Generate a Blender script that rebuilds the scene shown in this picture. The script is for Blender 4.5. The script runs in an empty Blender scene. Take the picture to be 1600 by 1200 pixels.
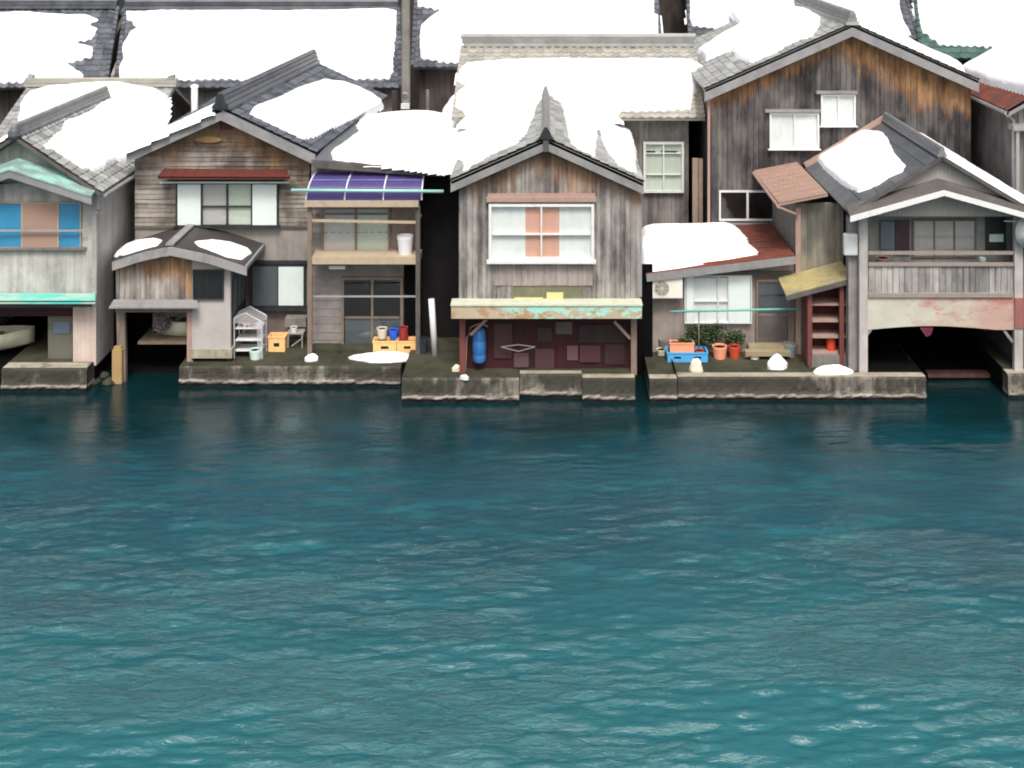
import bpy, math, random
import numpy as np
from mathutils import Vector
random.seed(7)
SC = bpy.context.scene
COL = SC.collection
# ---------------------------------------------------------------- camera
F, H, VX, VY = 1980.0, 12.8, 850.0, -150.0        # focal length in photo pixels, eye height, vanishing point
cam_d = bpy.data.cameras.new('camera'); cam = bpy.data.objects.new('camera', cam_d); COL.objects.link(cam)
cam.location = (0, 0, H); cam.rotation_euler = (math.radians(90), 0, 0)
cam_d.sensor_width = 36; cam_d.lens = 36 * F / 1600
cam_d.shift_x = -(VX - 800) / 1600; cam_d.shift_y = -(600 - VY) / 1600
cam_d.clip_end = 2000
SC.camera = cam
# ---------------------------------------------------------------- sky and sun
w = bpy.data.worlds.new('World'); SC.world = w; w.use_nodes = True
nt = w.node_tree; nt.nodes.clear()
SUN_EL, SUN_ROT = 56, 176
sky = nt.nodes.new('ShaderNodeTexSky'); sky.sky_type = 'NISHITA'; sky.sun_disc = False
sky.sun_elevation = math.radians(SUN_EL); sky.sun_rotation = math.radians(SUN_ROT)
sky.air_density = 1.0; sky.dust_density = 7.0; sky.ozone_density = 0.6
bg = nt.nodes.new('ShaderNodeBackground'); bg.inputs['Strength'].default_value = 0.12
wo = nt.nodes.new('ShaderNodeOutputWorld')
nt.links.new(sky.outputs[0], bg.inputs[0]); nt.links.new(bg.outputs[0], wo.inputs[0])
sl = bpy.data.lights.new('sun', 'SUN'); sl.energy = 1.45; sl.angle = math.radians(16); sl.color = (1, .98, .96)
so = bpy.data.objects.new('sun', sl); COL.objects.link(so)
az = math.radians(SUN_ROT)
sd = Vector((math.sin(az) * math.cos(math.radians(SUN_EL)), math.cos(az) * math.cos(math.radians(SUN_EL)), math.sin(math.radians(SUN_EL))))
so.rotation_euler = sd.to_track_quat('Z', 'Y').to_euler(); so.location = (-10, 0, 40)
SC.view_settings.view_transform = 'Standard'; SC.view_settings.look = 'None'
SC.view_settings.exposure = 0.65; SC.view_settings.gamma = 1
SC.render.engine = 'CYCLES'
SC.cycles.filter_width = 1.9
SC.cycles.max_bounces = 8

# ---------------------------------------------------------------- helpers
def X(px, Y): return (px - VX) * Y / F
def Z(py, Y): return H - (py - VY) * Y / F
def P(px, py, Y): return np.array([X(px, Y), Y, Z(py, Y)])
def GY(py, z): return (H - z) * F / (py - VY)      # depth of a point standing at height z seen at row py
def nrm(v):
    v = np.asarray(v, float); return v / np.linalg.norm(v)

def T(name, label, cat, loc, group=None, kind=None):
    o = bpy.data.objects.new(name, None); COL.objects.link(o); o.location = [float(c) for c in loc]
    o.empty_display_size = .3
    return tag(o, label, cat, group, kind)
def tag(o, label=None, cat=None, group=None, kind=None):
    if label: o['label'] = label
    if cat: o['category'] = cat
    if group: o['group'] = group
    if kind: o['kind'] = kind
    return o
def root_of(o):
    while o.parent: o = o.parent
    return o

class MB:
    def __init__(s): s.v = []; s.f = []; s.r = []
    def add(s, vs, fs, r=None):
        b = len(s.v); r = random.random() if r is None else r
        s.v += [tuple(float(c) for c in q) for q in vs]
        for q in fs: s.f.append(tuple(b + i for i in q)); s.r.append(r)
    def box(s, x0, x1, y0, y1, z0, z1, r=None):
        vs = [(x0,y0,z0),(x1,y0,z0),(x1,y1,z0),(x0,y1,z0),(x0,y0,z1),(x1,y0,z1),(x1,y1,z1),(x0,y1,z1)]
        s.add(vs, [(0,3,2,1),(4,5,6,7),(0,1,5,4),(1,2,6,5),(2,3,7,6),(3,0,4,7)], r)
    def hexa(s, a, b, r=None):            # a, b: two quads (4 pts each) joined
        s.add(list(a) + list(b), [(0,3,2,1),(4,5,6,7),(0,1,5,4),(1,2,6,5),(2,3,7,6),(3,0,4,7)], r)
    def slab(s, q, t, r=None):            # quad q thickened by t downwards (along -normal)
        q = [np.asarray(p, float) for p in q]
        n = nrm(np.cross(q[1] - q[0], q[3] - q[0]))
        if n[2] < 0: n = -n
        s.hexa([p - n * t for p in q], q, r)
    def beam(s, p0, p1, w, h, r=None, up=(0,0,1)):   # w sideways, h along up; centred
        p0 = np.asarray(p0, float); p1 = np.asarray(p1, float); d = nrm(p1 - p0)
        up = np.asarray(up, float)
        if abs(np.dot(d, up)) > .95: up = np.array([0, 1., 0])
        sd_ = nrm(np.cross(d, up)); u2 = nrm(np.cross(sd_, d))
        c = lambda p: [p - sd_*w/2 - u2*h/2, p + sd_*w/2 - u2*h/2, p + sd_*w/2 + u2*h/2, p - sd_*w/2 + u2*h/2]
        s.hexa(c(p0), c(p1), r)
    def tube(s, pts, rad, n=10, caps=True, r=None):
        pts = [np.asarray(p, float) for p in pts]; rs = rad if hasattr(rad, '__len__') else [rad] * len(pts)
        vs = []; fs = []
        for i, p in enumerate(pts):
            d = nrm(pts[min(i+1, len(pts)-1)] - pts[max(i-1, 0)])
            a = np.array([0, 0, 1.]) if abs(d[2]) < .9 else np.array([1., 0, 0])
            u = nrm(np.cross(d, a)); v = np.cross(d, u)
            for k in range(n):
                t = 2 * math.pi * k / n; vs.append(p + rs[i] * (math.cos(t) * u + math.sin(t) * v))
        for i in range(len(pts) - 1):
            for k in range(n):
                fs.append((i*n+k, i*n+(k+1) % n, (i+1)*n+(k+1) % n, (i+1)*n+k))
        if caps: fs.append(tuple(range(n))[::-1]); fs.append(tuple((len(pts)-1)*n + k for k in range(n)))
        s.add(vs, fs, r)
    def lathe(s, c, prof, n=20, r=None):   # prof: list of (radius, z)
        vs = []; fs = []
        for (ra, z) in prof:
            for k in range(n):
                t = 2*math.pi*k/n; vs.append((c[0]+ra*math.cos(t), c[1]+ra*math.sin(t), c[2]+z))
        for i in range(len(prof)-1):
            for k in range(n): fs.append((i*n+k, i*n+(k+1) % n, (i+1)*n+(k+1) % n, (i+1)*n+k))
        fs.append(tuple(range(n))[::-1]); fs.append(tuple((len(prof)-1)*n+k for k in range(n)))
        s.add(vs, fs, r)
    def extr(s, poly, y0, y1, r=None):     # polygon in x,z extruded along y
        n = len(poly)
        vs = [(p[0], y0, p[1]) for p in poly] + [(p[0], y1, p[1]) for p in poly]
        s.add(vs, [tuple(range(n)), tuple(range(n, 2*n))[::-1]] + [(i, i+n, (i+1) % n+n, (i+1) % n) for i in range(n)], r)
    def build(s, name, mat, parent=None, smooth=False):
        me = bpy.data.meshes.new(name)
        off = np.zeros(3)
        if parent is not None: off = np.array(root_of(parent).location)
        base = np.array(s.v)
        loc = np.zeros(3)
        if parent is None:
            loc = np.array([(base[:,0].min()+base[:,0].max())/2, (base[:,1].min()+base[:,1].max())/2, base[:,2].min()]); off = loc
        me.from_pydata([tuple(p) for p in (base - off)], [], s.f)
        at = me.attributes.new('rnd', 'FLOAT', 'FACE'); at.data.foreach_set('value', s.r)
        me.materials.append(mat)
        if smooth: me.polygons.foreach_set('use_smooth', [True] * len(me.polygons))
        me.validate(); me.update()
        o = bpy.data.objects.new(name, me); COL.objects.link(o)
        if parent is not None: o.parent = parent
        else: o.location = loc
        return o

# ---------------------------------------------------------------- node helpers
class N:
    def __init__(s, name):
        s.m = bpy.data.materials.new(name); s.m.use_nodes = True
        s.t = s.m.node_tree; s.t.nodes.clear()
        s.out = s.t.nodes.new('ShaderNodeOutputMaterial')
        s.g = s.t.nodes.new('ShaderNodeNewGeometry')
        s.pos = s.g.outputs['Position']
        x = s.t.nodes.new('ShaderNodeSeparateXYZ'); s.t.links.new(s.pos, x.inputs[0])
        s.x, s.y, s.z = x.outputs
    def put(s, sock, v):
        if isinstance(v, (int, float)): sock.default_value = v
        elif isinstance(v, (tuple, list)): sock.default_value = (*v, 1) if len(v) == 3 and sock.type == 'RGBA' else v
        else: s.t.links.new(v, sock)
    def math(s, op, a, b=0, c=0, clamp=False):
        n = s.t.nodes.new('ShaderNodeMath'); n.operation = op; n.use_clamp = clamp
        s.put(n.inputs[0], a); s.put(n.inputs[1], b); s.put(n.inputs[2], c); return n.outputs[0]
    def noise(s, scale=(1,1,1), detail=4, rough=.55, off=0, dist=0):
        m = s.t.nodes.new('ShaderNodeMapping'); m.inputs['Scale'].default_value = scale; m.inputs['Location'].default_value = (off, off*.7, off*.3)
        s.t.links.new(s.pos, m.inputs[0])
        n = s.t.nodes.new('ShaderNodeTexNoise'); n.inputs['Scale'].default_value = 1; n.inputs['Detail'].default_value = detail
        n.inputs['Roughness'].default_value = rough; n.inputs['Distortion'].default_value = dist
        s.t.links.new(m.outputs[0], n.inputs['Vector']); return n.outputs[0]
    def attr(s, name='rnd'):
        n = s.t.nodes.new('ShaderNodeAttribute'); n.attribute_name = name; return n.outputs['Fac']
    def sm(s, v, a, b):                    # smoothstep a..b
        n = s.t.nodes.new('ShaderNodeMapRange'); n.interpolation_type = 'SMOOTHSTEP'
        s.put(n.inputs[0], v); s.put(n.inputs[1], a); s.put(n.inputs[2], b); return n.outputs[0]
    def mix(s, f, a, b, mode='MIX'):
        n = s.t.nodes.new('ShaderNodeMix'); n.data_type = 'RGBA'; n.blend_type = mode
        s.put(n.inputs[0], f); s.put(n.inputs[6], a); s.put(n.inputs[7], b); return n.outputs[2]
    def bump(s, h, strength=.4, dist=.02):
        n = s.t.nodes.new('ShaderNodeBump'); n.inputs['Strength'].default_value = strength; n.inputs['Distance'].default_value = dist
        s.put(n.inputs['Height'], h); return n.outputs[0]
    def pbr(s, col, rough=.8, normal=None, spec=.3, metal=0, **k):
        p = s.t.nodes.new('ShaderNodeBsdfPrincipled'); s.put(p.inputs['Base Color'], col); s.put(p.inputs['Roughness'], rough)
        p.inputs['Specular IOR Level'].default_value = spec; p.inputs['Metallic'].default_value = metal
        if normal: s.put(p.inputs['Normal'], normal)
        for kk, v in k.items(): s.put(p.inputs[kk.replace('_', ' ')], v)
        s.t.links.new(p.outputs[0], s.out.inputs[0]); s.p = p; return s.m

SEED = [0]
def wood(name, light, dark, warm=None, gable=None, horiz=False, contrast=1.0, char=0.35, warmth=.85):
    n = N(name); SEED[0] += 3.7
    o = SEED[0]
    if horiz: st = n.noise((.6, .6, 13), 6, .6, o)
    else: st = n.noise((7.5, 7.5, .5), 6, .62, o)
    pa = n.noise((1.1, 1.1, .6), 5, .62, o + 5)
    r = n.attr()
    f = n.math('ADD', n.math('MULTIPLY', n.math('SUBTRACT', st, .5), 1.7 * contrast), n.math('MULTIPLY', n.math('SUBTRACT', pa, .5), 3.3))
    f = n.math('ADD', f, n.math('MULTIPLY', n.math('SUBTRACT', r, .5), .5 * contrast)); f = n.math('ADD', f, .5, clamp=True)
    col = n.mix(f, dark, light)
    if char:
        cm = n.sm(n.math('ADD', n.noise((1.3, 1.3, .55), 5, .65, o + 9), n.math('MULTIPLY', n.math('SUBTRACT', st, .5), .35)), .47, .68)
        col = n.mix(n.math('MULTIPLY', cm, char), col, tuple(c * .35 for c in dark))
    if gable:
        xr, zr, sl_, dep = gable
        d = n.math('SUBTRACT', n.math('SUBTRACT', zr, n.z), n.math('MULTIPLY', n.math('ABSOLUTE', n.math('SUBTRACT', n.x, xr)), sl_))
        d = n.math('ADD', d, n.math('MULTIPLY', n.math('SUBTRACT', n.noise((7, 7, .5), 5, .7, o + 2), .5), dep * 1.6))
        d = n.math('ADD', d, n.math('MULTIPLY', n.math('SUBTRACT', n.noise((.55, .55, .3), 3, .6, o + 3), .45), dep * 2.2))
        m = n.math('SUBTRACT', 1, n.sm(d, dep * .55, dep * 1.15))
        wc = n.mix(n.sm(n.noise((3, 3, .9), 5, .65, o + 4), .3, .7), tuple(c * .3 for c in warm), tuple(min(1, c * 1.1) for c in warm))
        col = n.mix(n.math('MULTIPLY', m, warmth), col, wc)
    col = n.mix(n.math('MULTIPLY', n.sm(n.noise((5, 5, 3), 6, .75, o + 11), .55, .8), .45), col, tuple(c * .5 for c in dark))
    b = n.bump(st, .5, .012)
    return n.pbr(col, .85, b, .2)

def plaster(name, a, b, streak=.5, rough=.9, stain=(.08, .085, .075), stain_amt=.35, sc=1.0):
    n = N(name); SEED[0] += 2.9; o = SEED[0]
    v = n.noise((1.3*sc, 1.3*sc, 1.3*sc), 6, .65, o); s = n.noise((7, 7, .45), 4, .6, o + 2)
    f = n.math('ADD', n.math('MULTIPLY', n.math('SUBTRACT', v, .5), 2.0), n.math('MULTIPLY', n.math('SUBTRACT', s, .5), 2.0 * streak)); f = n.math('ADD', f, .5, clamp=True)
    col = n.mix(f, a, b)
    sm_ = n.sm(n.noise((2.2, 2.2, .8), 5, .7, o + 7), .52, .72)
    col = n.mix(n.math('MULTIPLY', sm_, stain_amt), col, stain)
    return n.pbr(col, rough, n.bump(v, .25, .02), .2)

def paint(name, c, rough=.5, dirt=.35, dc=(.12, .1, .08), metal=0, sc=5, spec=.4):
    n = N(name); SEED[0] += 1.9; o = SEED[0]
    v = n.sm(n.noise((sc, sc, sc*.6), 5, .65, o), .42, .75)
    col = n.mix(n.math('MULTIPLY', v, dirt), c, dc)
    return n.pbr(col, rough, n.bump(n.noise((sc*4,)*3, 3), .08, .005), spec, metal)

def tilemat(name, a, b, moss=None, mossamt=.3, rough=.55):
    n = N(name); SEED[0] += 2.3; o = SEED[0]
    v = n.noise((2.2, 2.2, 2.2), 5, .6, o); r = n.attr()
    f = n.math('ADD', n.math('MULTIPLY', n.math('SUBTRACT', v, .5), 1.8), n.math('MULTIPLY', n.math('SUBTRACT', r, .5), .9)); f = n.math('ADD', f, .5, clamp=True)
    col = n.mix(f, a, b)
    if moss: col = n.mix(n.math('MULTIPLY', n.sm(n.noise((.9, .9, .9), 5, .7, o + 4), .45, .7), mossamt), col, moss)
    return n.pbr(col, rough, n.bump(n.noise((25, 25, 25), 3), .15, .006), .35)

M = {}
M['snow'] = (lambda n: n.pbr(n.mix(n.noise((1.5,)*3, 4), (.86, .88, .9), (.93, .94, .95)), .7,
        n.bump(n.math('ADD', n.noise((3, 3, 3), 5, .6), n.math('MULTIPLY', n.noise((22,)*3, 3), .25)), .5, .05), .25))(N('snow'))
M['tile_dark'] = tilemat('tile_dark', (.045, .052, .062), (.13, .145, .165), (.16, .16, .14), .25, .42)
M['tile_grey'] = tilemat('tile_grey', (.17, .18, .18), (.33, .345, .335), (.27, .27, .2), .35, .6)
M['tile_pale'] = tilemat('tile_pale', (.23, .23, .21), (.39, .385, .345), (.33, .32, .24), .4, .7)
M['slate'] = tilemat('slate', (.065, .075, .085), (.125, .137, .15), (.11, .11, .1), .3, .5)
M['rust_roof'] = (lambda n: n.pbr(n.mix(n.sm(n.noise((1.5, 3, 1.5), 5, .65, 3), .3, .65), (.24, .06, .035), (.105, .055, .045)), .6, n.bump(n.noise((20,)*3), .2, .01), .3))(N('rust_roof'))
M['rust_red'] = paint('rust_red', (.12, .028, .022), .6, .85, (.055, .028, .022), sc=6)
M['_unused'] = paint('pink_brown_metal', (.42, .27, .21), .5, .6, (.22, .15, .12), sc=4)
M['fascia'] = plaster('fascia_grey', (.17, .175, .18), (.3, .305, .31), .2, .7, stain_amt=.25)
M['fascia_dark'] = plaster('fascia_dark', (.06, .055, .052), (.14, .13, .125), .3, .7)
M['white'] = paint('white_paint', (.68, .7, .69), .45, .35, (.4, .4, .37))
M['offwhite'] = paint('offwhite_paint', (.6, .64, .64), .5, .35, (.35, .37, .36))
M['shutter'] = paint('shutter_pale', (.64, .74, .73), .4, .22, (.42, .48, .47), sc=3)
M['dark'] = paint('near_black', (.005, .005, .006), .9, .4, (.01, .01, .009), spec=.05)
M['frame_dark'] = paint('dark_metal_frame', (.018, .024, .026), .45, .3, (.08, .08, .08))
M['frame_brown'] = paint('brown_wood_frame', (.2, .155, .12), .7, .5, (.09, .07, .055))
M['frame_tan'] = paint('tan_paint', (.42, .35, .25), .65, .45, (.26, .21, .15))
M['pink_wood'] = paint('pinkish_wood', (.36, .25, .21), .75, .5, (.2, .16, .14))
M['moss_conc'] = plaster('mossy_concrete', (.022, .025, .016), (.075, .075, .05), .1, .85, (.012, .014, .006), .6)
M['pale_conc'] = plaster('pale_concrete', (.2, .19, .145), (.44, .41, .33), .1, .85, (.07, .07, .045), .75, sc=2)
M['grey_conc'] = plaster('grey_concrete', (.12, .115, .105), (.25, .24, .22), .5, .85)
M['pvc'] = paint('white_pvc', (.68, .7, .72), .35, .25, (.4, .4, .4))
M['steel'] = paint('galvanised_steel', (.38, .38, .38), .45, .4, (.18, .17, .16), .3)
M['aqua'] = paint('aqua_paint', (.12, .42, .37), .5, .3, (.15, .3, .26))
M['aqua_pale'] = paint('aqua_pole', (.3, .55, .52), .4, .4, (.3, .45, .43))
M['yellow_crate'] = paint('yellow_crate', (.88, .55, .22), .5, .5, (.75, .33, .22))
M['blue_plastic'] = paint('blue_plastic', (.08, .38, .75), .45, .3, (.05, .2, .45))
M['deep_blue'] = paint('deep_blue_plastic', (.02, .12, .75), .4, .12, (.03, .1, .4))
M['salmon'] = paint('salmon_plastic', (.8, .34, .2), .5, .3, (.5, .2, .12))
M['red_pot'] = paint('red_pot', (.5, .07, .03), .6, .3, (.2, .04, .03))
M['darkred'] = paint('dark_red_plastic', (.3, .03, .03), .5, .3, (.1, .02, .02))
M['cream'] = paint('cream_plastic', (.66, .62, .48), .5, .4, (.4, .38, .3))
M['boat'] = paint('cream_gelcoat', (.58, .6, .46), .4, .5, (.3, .32, .24), sc=3)
M['mint'] = paint('pale_mint_plastic', (.62, .78, .68), .4, .15, (.5, .6, .52))
M['bin_grey'] = paint('grey_bin', (.16, .21, .22), .4, .3, (.08, .09, .1))
M['maroon'] = (lambda n: n.pbr(n.mix(n.sm(n.noise((.9, .9, .9), 4, .6, 8), .38, .68), (.045, .013, .015), (.02, .014, .016)), .7, n.bump(n.noise((10, 10, .8)), .3, .01), .25))(N('maroon_boards'))
M['leaf'] = (lambda n: n.pbr(n.mix(n.attr(), (.025, .045, .02), (.08, .12, .05)), .6, None, .3))(N('leaf'))
M['orange_cloth'] = paint('orange_curtain', (.56, .32, .24), .9, .4, (.5, .38, .33), sc=2)
M['white_cloth'] = paint('white_curtain', (.66, .72, .71), .9, .45, (.42, .48, .49), sc=2)
M['green_cloth'] = paint('pale_green_curtain', (.42, .5, .42), .9, .2, (.3, .36, .3), sc=2)
M['grey_cloth'] = paint('grey_curtain', (.42, .43, .42), .9, .25, (.27, .28, .28), sc=2)
M['blue_cloth'] = paint('blue_curtain', (.03, .27, .5), .85, .35, (.015, .12, .26), sc=2)
M['dusty_pane'] = paint('dusty_dark_board', (.075, .095, .105), .35, .4, (.12, .14, .14), sc=2)
M['ply'] = paint('brown_plywood', (.34, .225, .175), .8, .45, (.26, .2, .17), sc=2)
M['yellow_roof'] = (lambda n: n.pbr(n.mix(n.sm(n.noise((2.5,)*3, 5, .65, 5), .4, .7), (.38, .33, .14), (.24, .22, .15)), .7, None, .3))(N('mossy_yellow_metal'))
def glassmat(name, tint=(1, 1, 1), refl=1.0):
    n = N(name); tr = n.t.nodes.new('ShaderNodeBsdfTransparent'); tr.inputs[0].default_value = (*tint, 1)
    gl = n.t.nodes.new('ShaderNodeBsdfGlossy'); gl.inputs['Roughness'].default_value = .06
    fr = n.t.nodes.new('ShaderNodeLayerWeight'); fr.inputs[0].default_value = .5
    mx = n.t.nodes.new('ShaderNodeMixShader')
    n.t.links.new(n.math('ADD', n.math('MULTIPLY', n.math('POWER', fr.outputs[1], 5), .9 * refl), .09 * refl), mx.inputs[0]); n.t.links.new(tr.outputs[0], mx.inputs[1]); n.t.links.new(gl.outputs[0], mx.inputs[2])
    n.t.links.new(mx.outputs[0], n.out.inputs[0]); return n.m
M['glass'] = glassmat('window_glass')
def awnmat():
    n = N('purple_translucent_sheet')
    c = n.mix(n.noise((3, 3, 3), 4), (.05, .042, .18), (.13, .11, .36))
    m = n.pbr(c, .25, None, .5)
    tr = n.t.nodes.new('ShaderNodeBsdfTranslucent'); tr.inputs[0].default_value = (.14, .12, .42, 1)
    mx = n.t.nodes.new('ShaderNodeMixShader'); mx.inputs[0].default_value = .35
    n.t.links.new(n.p.outputs[0], mx.inputs[1]); n.t.links.new(tr.outputs[0], mx.inputs[2]); n.t.links.new(mx.outputs[0], n.out.inputs[0])
    return m
M['awning'] = awnmat()
def veilmat():
    n = N('clear_plastic_cover'); tr = n.t.nodes.new('ShaderNodeBsdfTransparent'); di = n.t.nodes.new('ShaderNodeBsdfDiffuse'); di.inputs[0].default_value = (.6, .62, .66, 1)
    mx = n.t.nodes.new('ShaderNodeMixShader'); mx.inputs[0].default_value = .35
    n.t.links.new(tr.outputs[0], mx.inputs[1]); n.t.links.new(di.outputs[0], mx.inputs[2]); n.t.links.new(mx.outputs[0], n.out.inputs[0]); return n.m
M['veil'] = veilmat()
def quaymat():
    n = N('quay_concrete')
    v = n.noise((1.6, 1.6, 2.2), 6, .7, 3); s = n.noise((4, 4, 1.2), 5, .65, 9); big = n.noise((.5, .5, .5), 3, .5, 1)
    dark = n.mix(v, (.018, .02, .014), (.075, .072, .058)); pale = n.mix(s, (.1, .095, .08), (.3, .28, .24))
    f = n.sm(n.math('ADD', n.math('MULTIPLY', s, .5), n.math('MULTIPLY', big, .6)), .54, .68)
    col = n.mix(n.math('MULTIPLY', f, .75), dark, pale)
    zz = n.math('ADD', n.z, n.math('MULTIPLY', n.math('SUBTRACT', n.noise((2.5, 2.5, .1), 4, .6, 2), .5), .16))
    line = n.math('MULTIPLY', n.sm(zz, .09, .13), n.math('SUBTRACT', 1, n.sm(zz, .15, .2)))
    col = n.mix(n.math('MULTIPLY', line, .7), col, (.42, .38, .35))
    col = n.mix(n.math('SUBTRACT', 1, n.sm(zz, .06, .11)), col, (.012, .013, .012))
    top = n.sm(zz, .5, .56)
    return n.pbr(col, .85, n.bump(n.math('ADD', v, n.math('MULTIPLY', s, .5)), .45, .03), .25)
M['quay'] = quaymat()
def corr(name, a, b, axis='x', freq=22, st=.5):
    n = N(name); c = n.x if axis == 'x' else n.y
    w_ = n.math('SINE', n.math('MULTIPLY', c, freq)); v = n.noise((1.8,)*3, 5, .65, 4)
    return n.pbr(n.mix(v, a, b), .6, n.bump(w_, st, .02), .3)

# ---------------------------------------------------------------- architecture helpers
def wall(mb, o, d, nn, L, bot, top, style='plain', wd=.16, t=.018, apex=None, core=.05, srange=None, back=.12, jit=.011):
    """o: 2D start, d: 2D direction, nn: outward 2D normal."""
    o = np.array(o, float); d = np.array(d, float); nn = np.array(nn, float)
    bot_ = bot if callable(bot) else (lambda s: bot); top_ = top if callable(top) else (lambda s: top)
    def p(s, z, off): q = o + d * s + nn * off; return (q[0], q[1], z)
    cuts = [0, L] + ([apex] if apex else []); cuts = sorted(set(cuts))
    for a, b in zip(cuts[:-1], cuts[1:]):      # core
        k = -0.004
        q = lambda off: [p(a, bot_(a), off), p(b, bot_(b), off), p(b, top_(b), off), p(a, top_(a), off)]
        mb.hexa(q(k), q(-back), .4)
    if style == 'v':
        s = 0
        while s < L - .01:
            ww = wd * random.uniform(.82, 1.18); e = min(L, s + ww)
            if L - e < wd * .4: e = L
            off = t + random.uniform(-jit, jit)
            g = .009
            q = lambda of: [p(s+g, bot_(s), of), p(e-g, bot_(e), of), p(e-g, top_(e), of), p(s+g, top_(s), of)]
            mb.hexa(q(0), q(off)); s = e
    elif style == 'h':
        z = min(bot_(0), bot_(L)); zt = max(top_(s_) for s_ in ([0, L] + ([apex] if apex else [])))
        while z < zt - .02:
            e = min(zt, z + wd * random.uniform(.93, 1.07))
            ss = [i * L / 240 for i in range(241)]
            ok = [s_ for s_ in ss if top_(s_) >= (z + e) / 2]
            if ok:
                cutn = random.choice([1, 2, 2, 3]); xs = sorted([ok[0], ok[-1]] + [random.uniform(ok[0], ok[-1]) for _ in range(cutn-1)])
                for sa, sb in zip(xs[:-1], xs[1:]):
                    if sb - sa < .05: continue
                    tb = t * random.uniform(1.1, 2.0); w1 = random.uniform(-.006, .006); w2 = random.uniform(-.006, .006)
                    A = [p(sa, z, 0), p(sb, z, 0), p(sb, e, 0), p(sa, e, 0)]
                    B = [p(sa, z + w1, tb), p(sb - .004, z + w2, tb * random.uniform(.7, 1.1)), p(sb - .004, e + .01, t * .35), p(sa, e + .01, t * .35)]
                    mb.hexa(A, B)
            z = e
def rooftop(xl, zl, xr, zr, xR, zR, drop=.16):
    def f(x):
        z = zr - (zr - zl) * (xr - x) / (xr - xl) if x < xr else zr - (zr - zR) * (x - xr) / (xR - xr)
        return z - drop
    return f
def shell(root, x0, x1, y0, y1, zb, rf, xr, front, side=None, fstyle='v', sstyle='v', wd=.16, sides='LRB', fname='wall', ft=.018):
    """front wall + sides, as one wall mesh per face material"""
    mb = MB(); wall(mb, (x0, y0), (1, 0), (0, -1), x1 - x0, zb, lambda s: rf(x0 + s), fstyle, wd, ft, apex=xr - x0 if x0 < xr < x1 else None)
    ow = mb.build(fname, front, root)
    mb = MB()
    if 'L' in sides: wall(mb, (x0, y1), (0, -1), (-1, 0), y1 - y0 - .02, zb, rf(x0), sstyle, wd, .015)
    if 'R' in sides: wall(mb, (x1, y0 + .02), (0, 1), (1, 0), y1 - y0 - .02, zb, rf(x1), sstyle, wd, .015)
    if 'B' in sides: wall(mb, (x1, y1), (-1, 0), (0, 1), x1 - x0, zb, lambda s: rf(x1 - s), 'plain', apex=x1 - xr if x0 < xr < x1 else None)
    if sides: mb.build('side_wall', side or front, root)
    return ow
def slope(mb, E0, E1, R0, R1, style='kawara', thick=.07, pitch=.28, row=.26, amp=.04):
    E0, E1, R0, R1 = [np.asarray(p, float) for p in (E0, E1, R0, R1)]
    n = nrm(np.cross(E1 - E0, R0 - E0)); n = n if n[2] > 0 else -n
    W = np.linalg.norm(E1 - E0); D = (np.linalg.norm(R0 - E0) + np.linalg.norm(R1 - E1)) / 2
    q = lambda u, v: (E0 * (1-u) + E1 * u) * (1-v) + (R0 * (1-u) + R1 * u) * v
    mb.slab([q(0,0) - n*.012, q(1,0) - n*.012, q(1,1) - n*.012, q(0,1) - n*.012], thick, .3)
    if style == 'flat': 
        nr = max(1, int(D / row))
        for j in range(nr):
            a = [q(0, j/nr) + n*.016, q(1, j/nr) + n*.016, q(1, (j+1)/nr) + n*.002, q(0, (j+1)/nr) + n*.002]
            b = [q(0, j/nr) - n*.01, q(1, j/nr) - n*.01, q(1, (j+1)/nr) - n*.01, q(0, (j+1)/nr) - n*.01]
            mb.hexa(b, a)
        return n
    if style == 'ribs':
        nc = max(2, int(W / pitch)); mb.slab([q(0,0), q(1,0), q(1,1), q(0,1)], .01, .5)
        for i in range(nc + 1):
            u = i / nc; mb.beam(q(u, 0) + n*.012, q(u, 1) + n*.012, .03, .03, random.random(), up=n)
        return n
    nc = max(2, int(round(W / pitch))); nr = max(2, int(round(D / row))); S = 6
    prof = [amp * (0.5 + .5 * math.cos(2 * math.pi * k / S)) ** 1.3 for k in range(S + 1)]
    for j in range(nr):
        for i in range(nc):
            vs = []; jo = random.uniform(-.004, .004)
            for (v, lift) in ((j/nr, -.01), (j/nr, .03 + jo), ((j+1.05)/nr if j < nr-1 else 1, .004)):
                for k in range(S + 1):
                    vs.append(q((i + k/S)/nc, v) + n * (prof[k] + lift))
            fs = []
            for a in range(2):
                for k in range(S): fs.append((a*(S+1)+k, a*(S+1)+k+1, (a+1)*(S+1)+k+1, (a+1)*(S+1)+k))
            mb.add(vs, fs)
    return n
PLANES = {}
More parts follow.
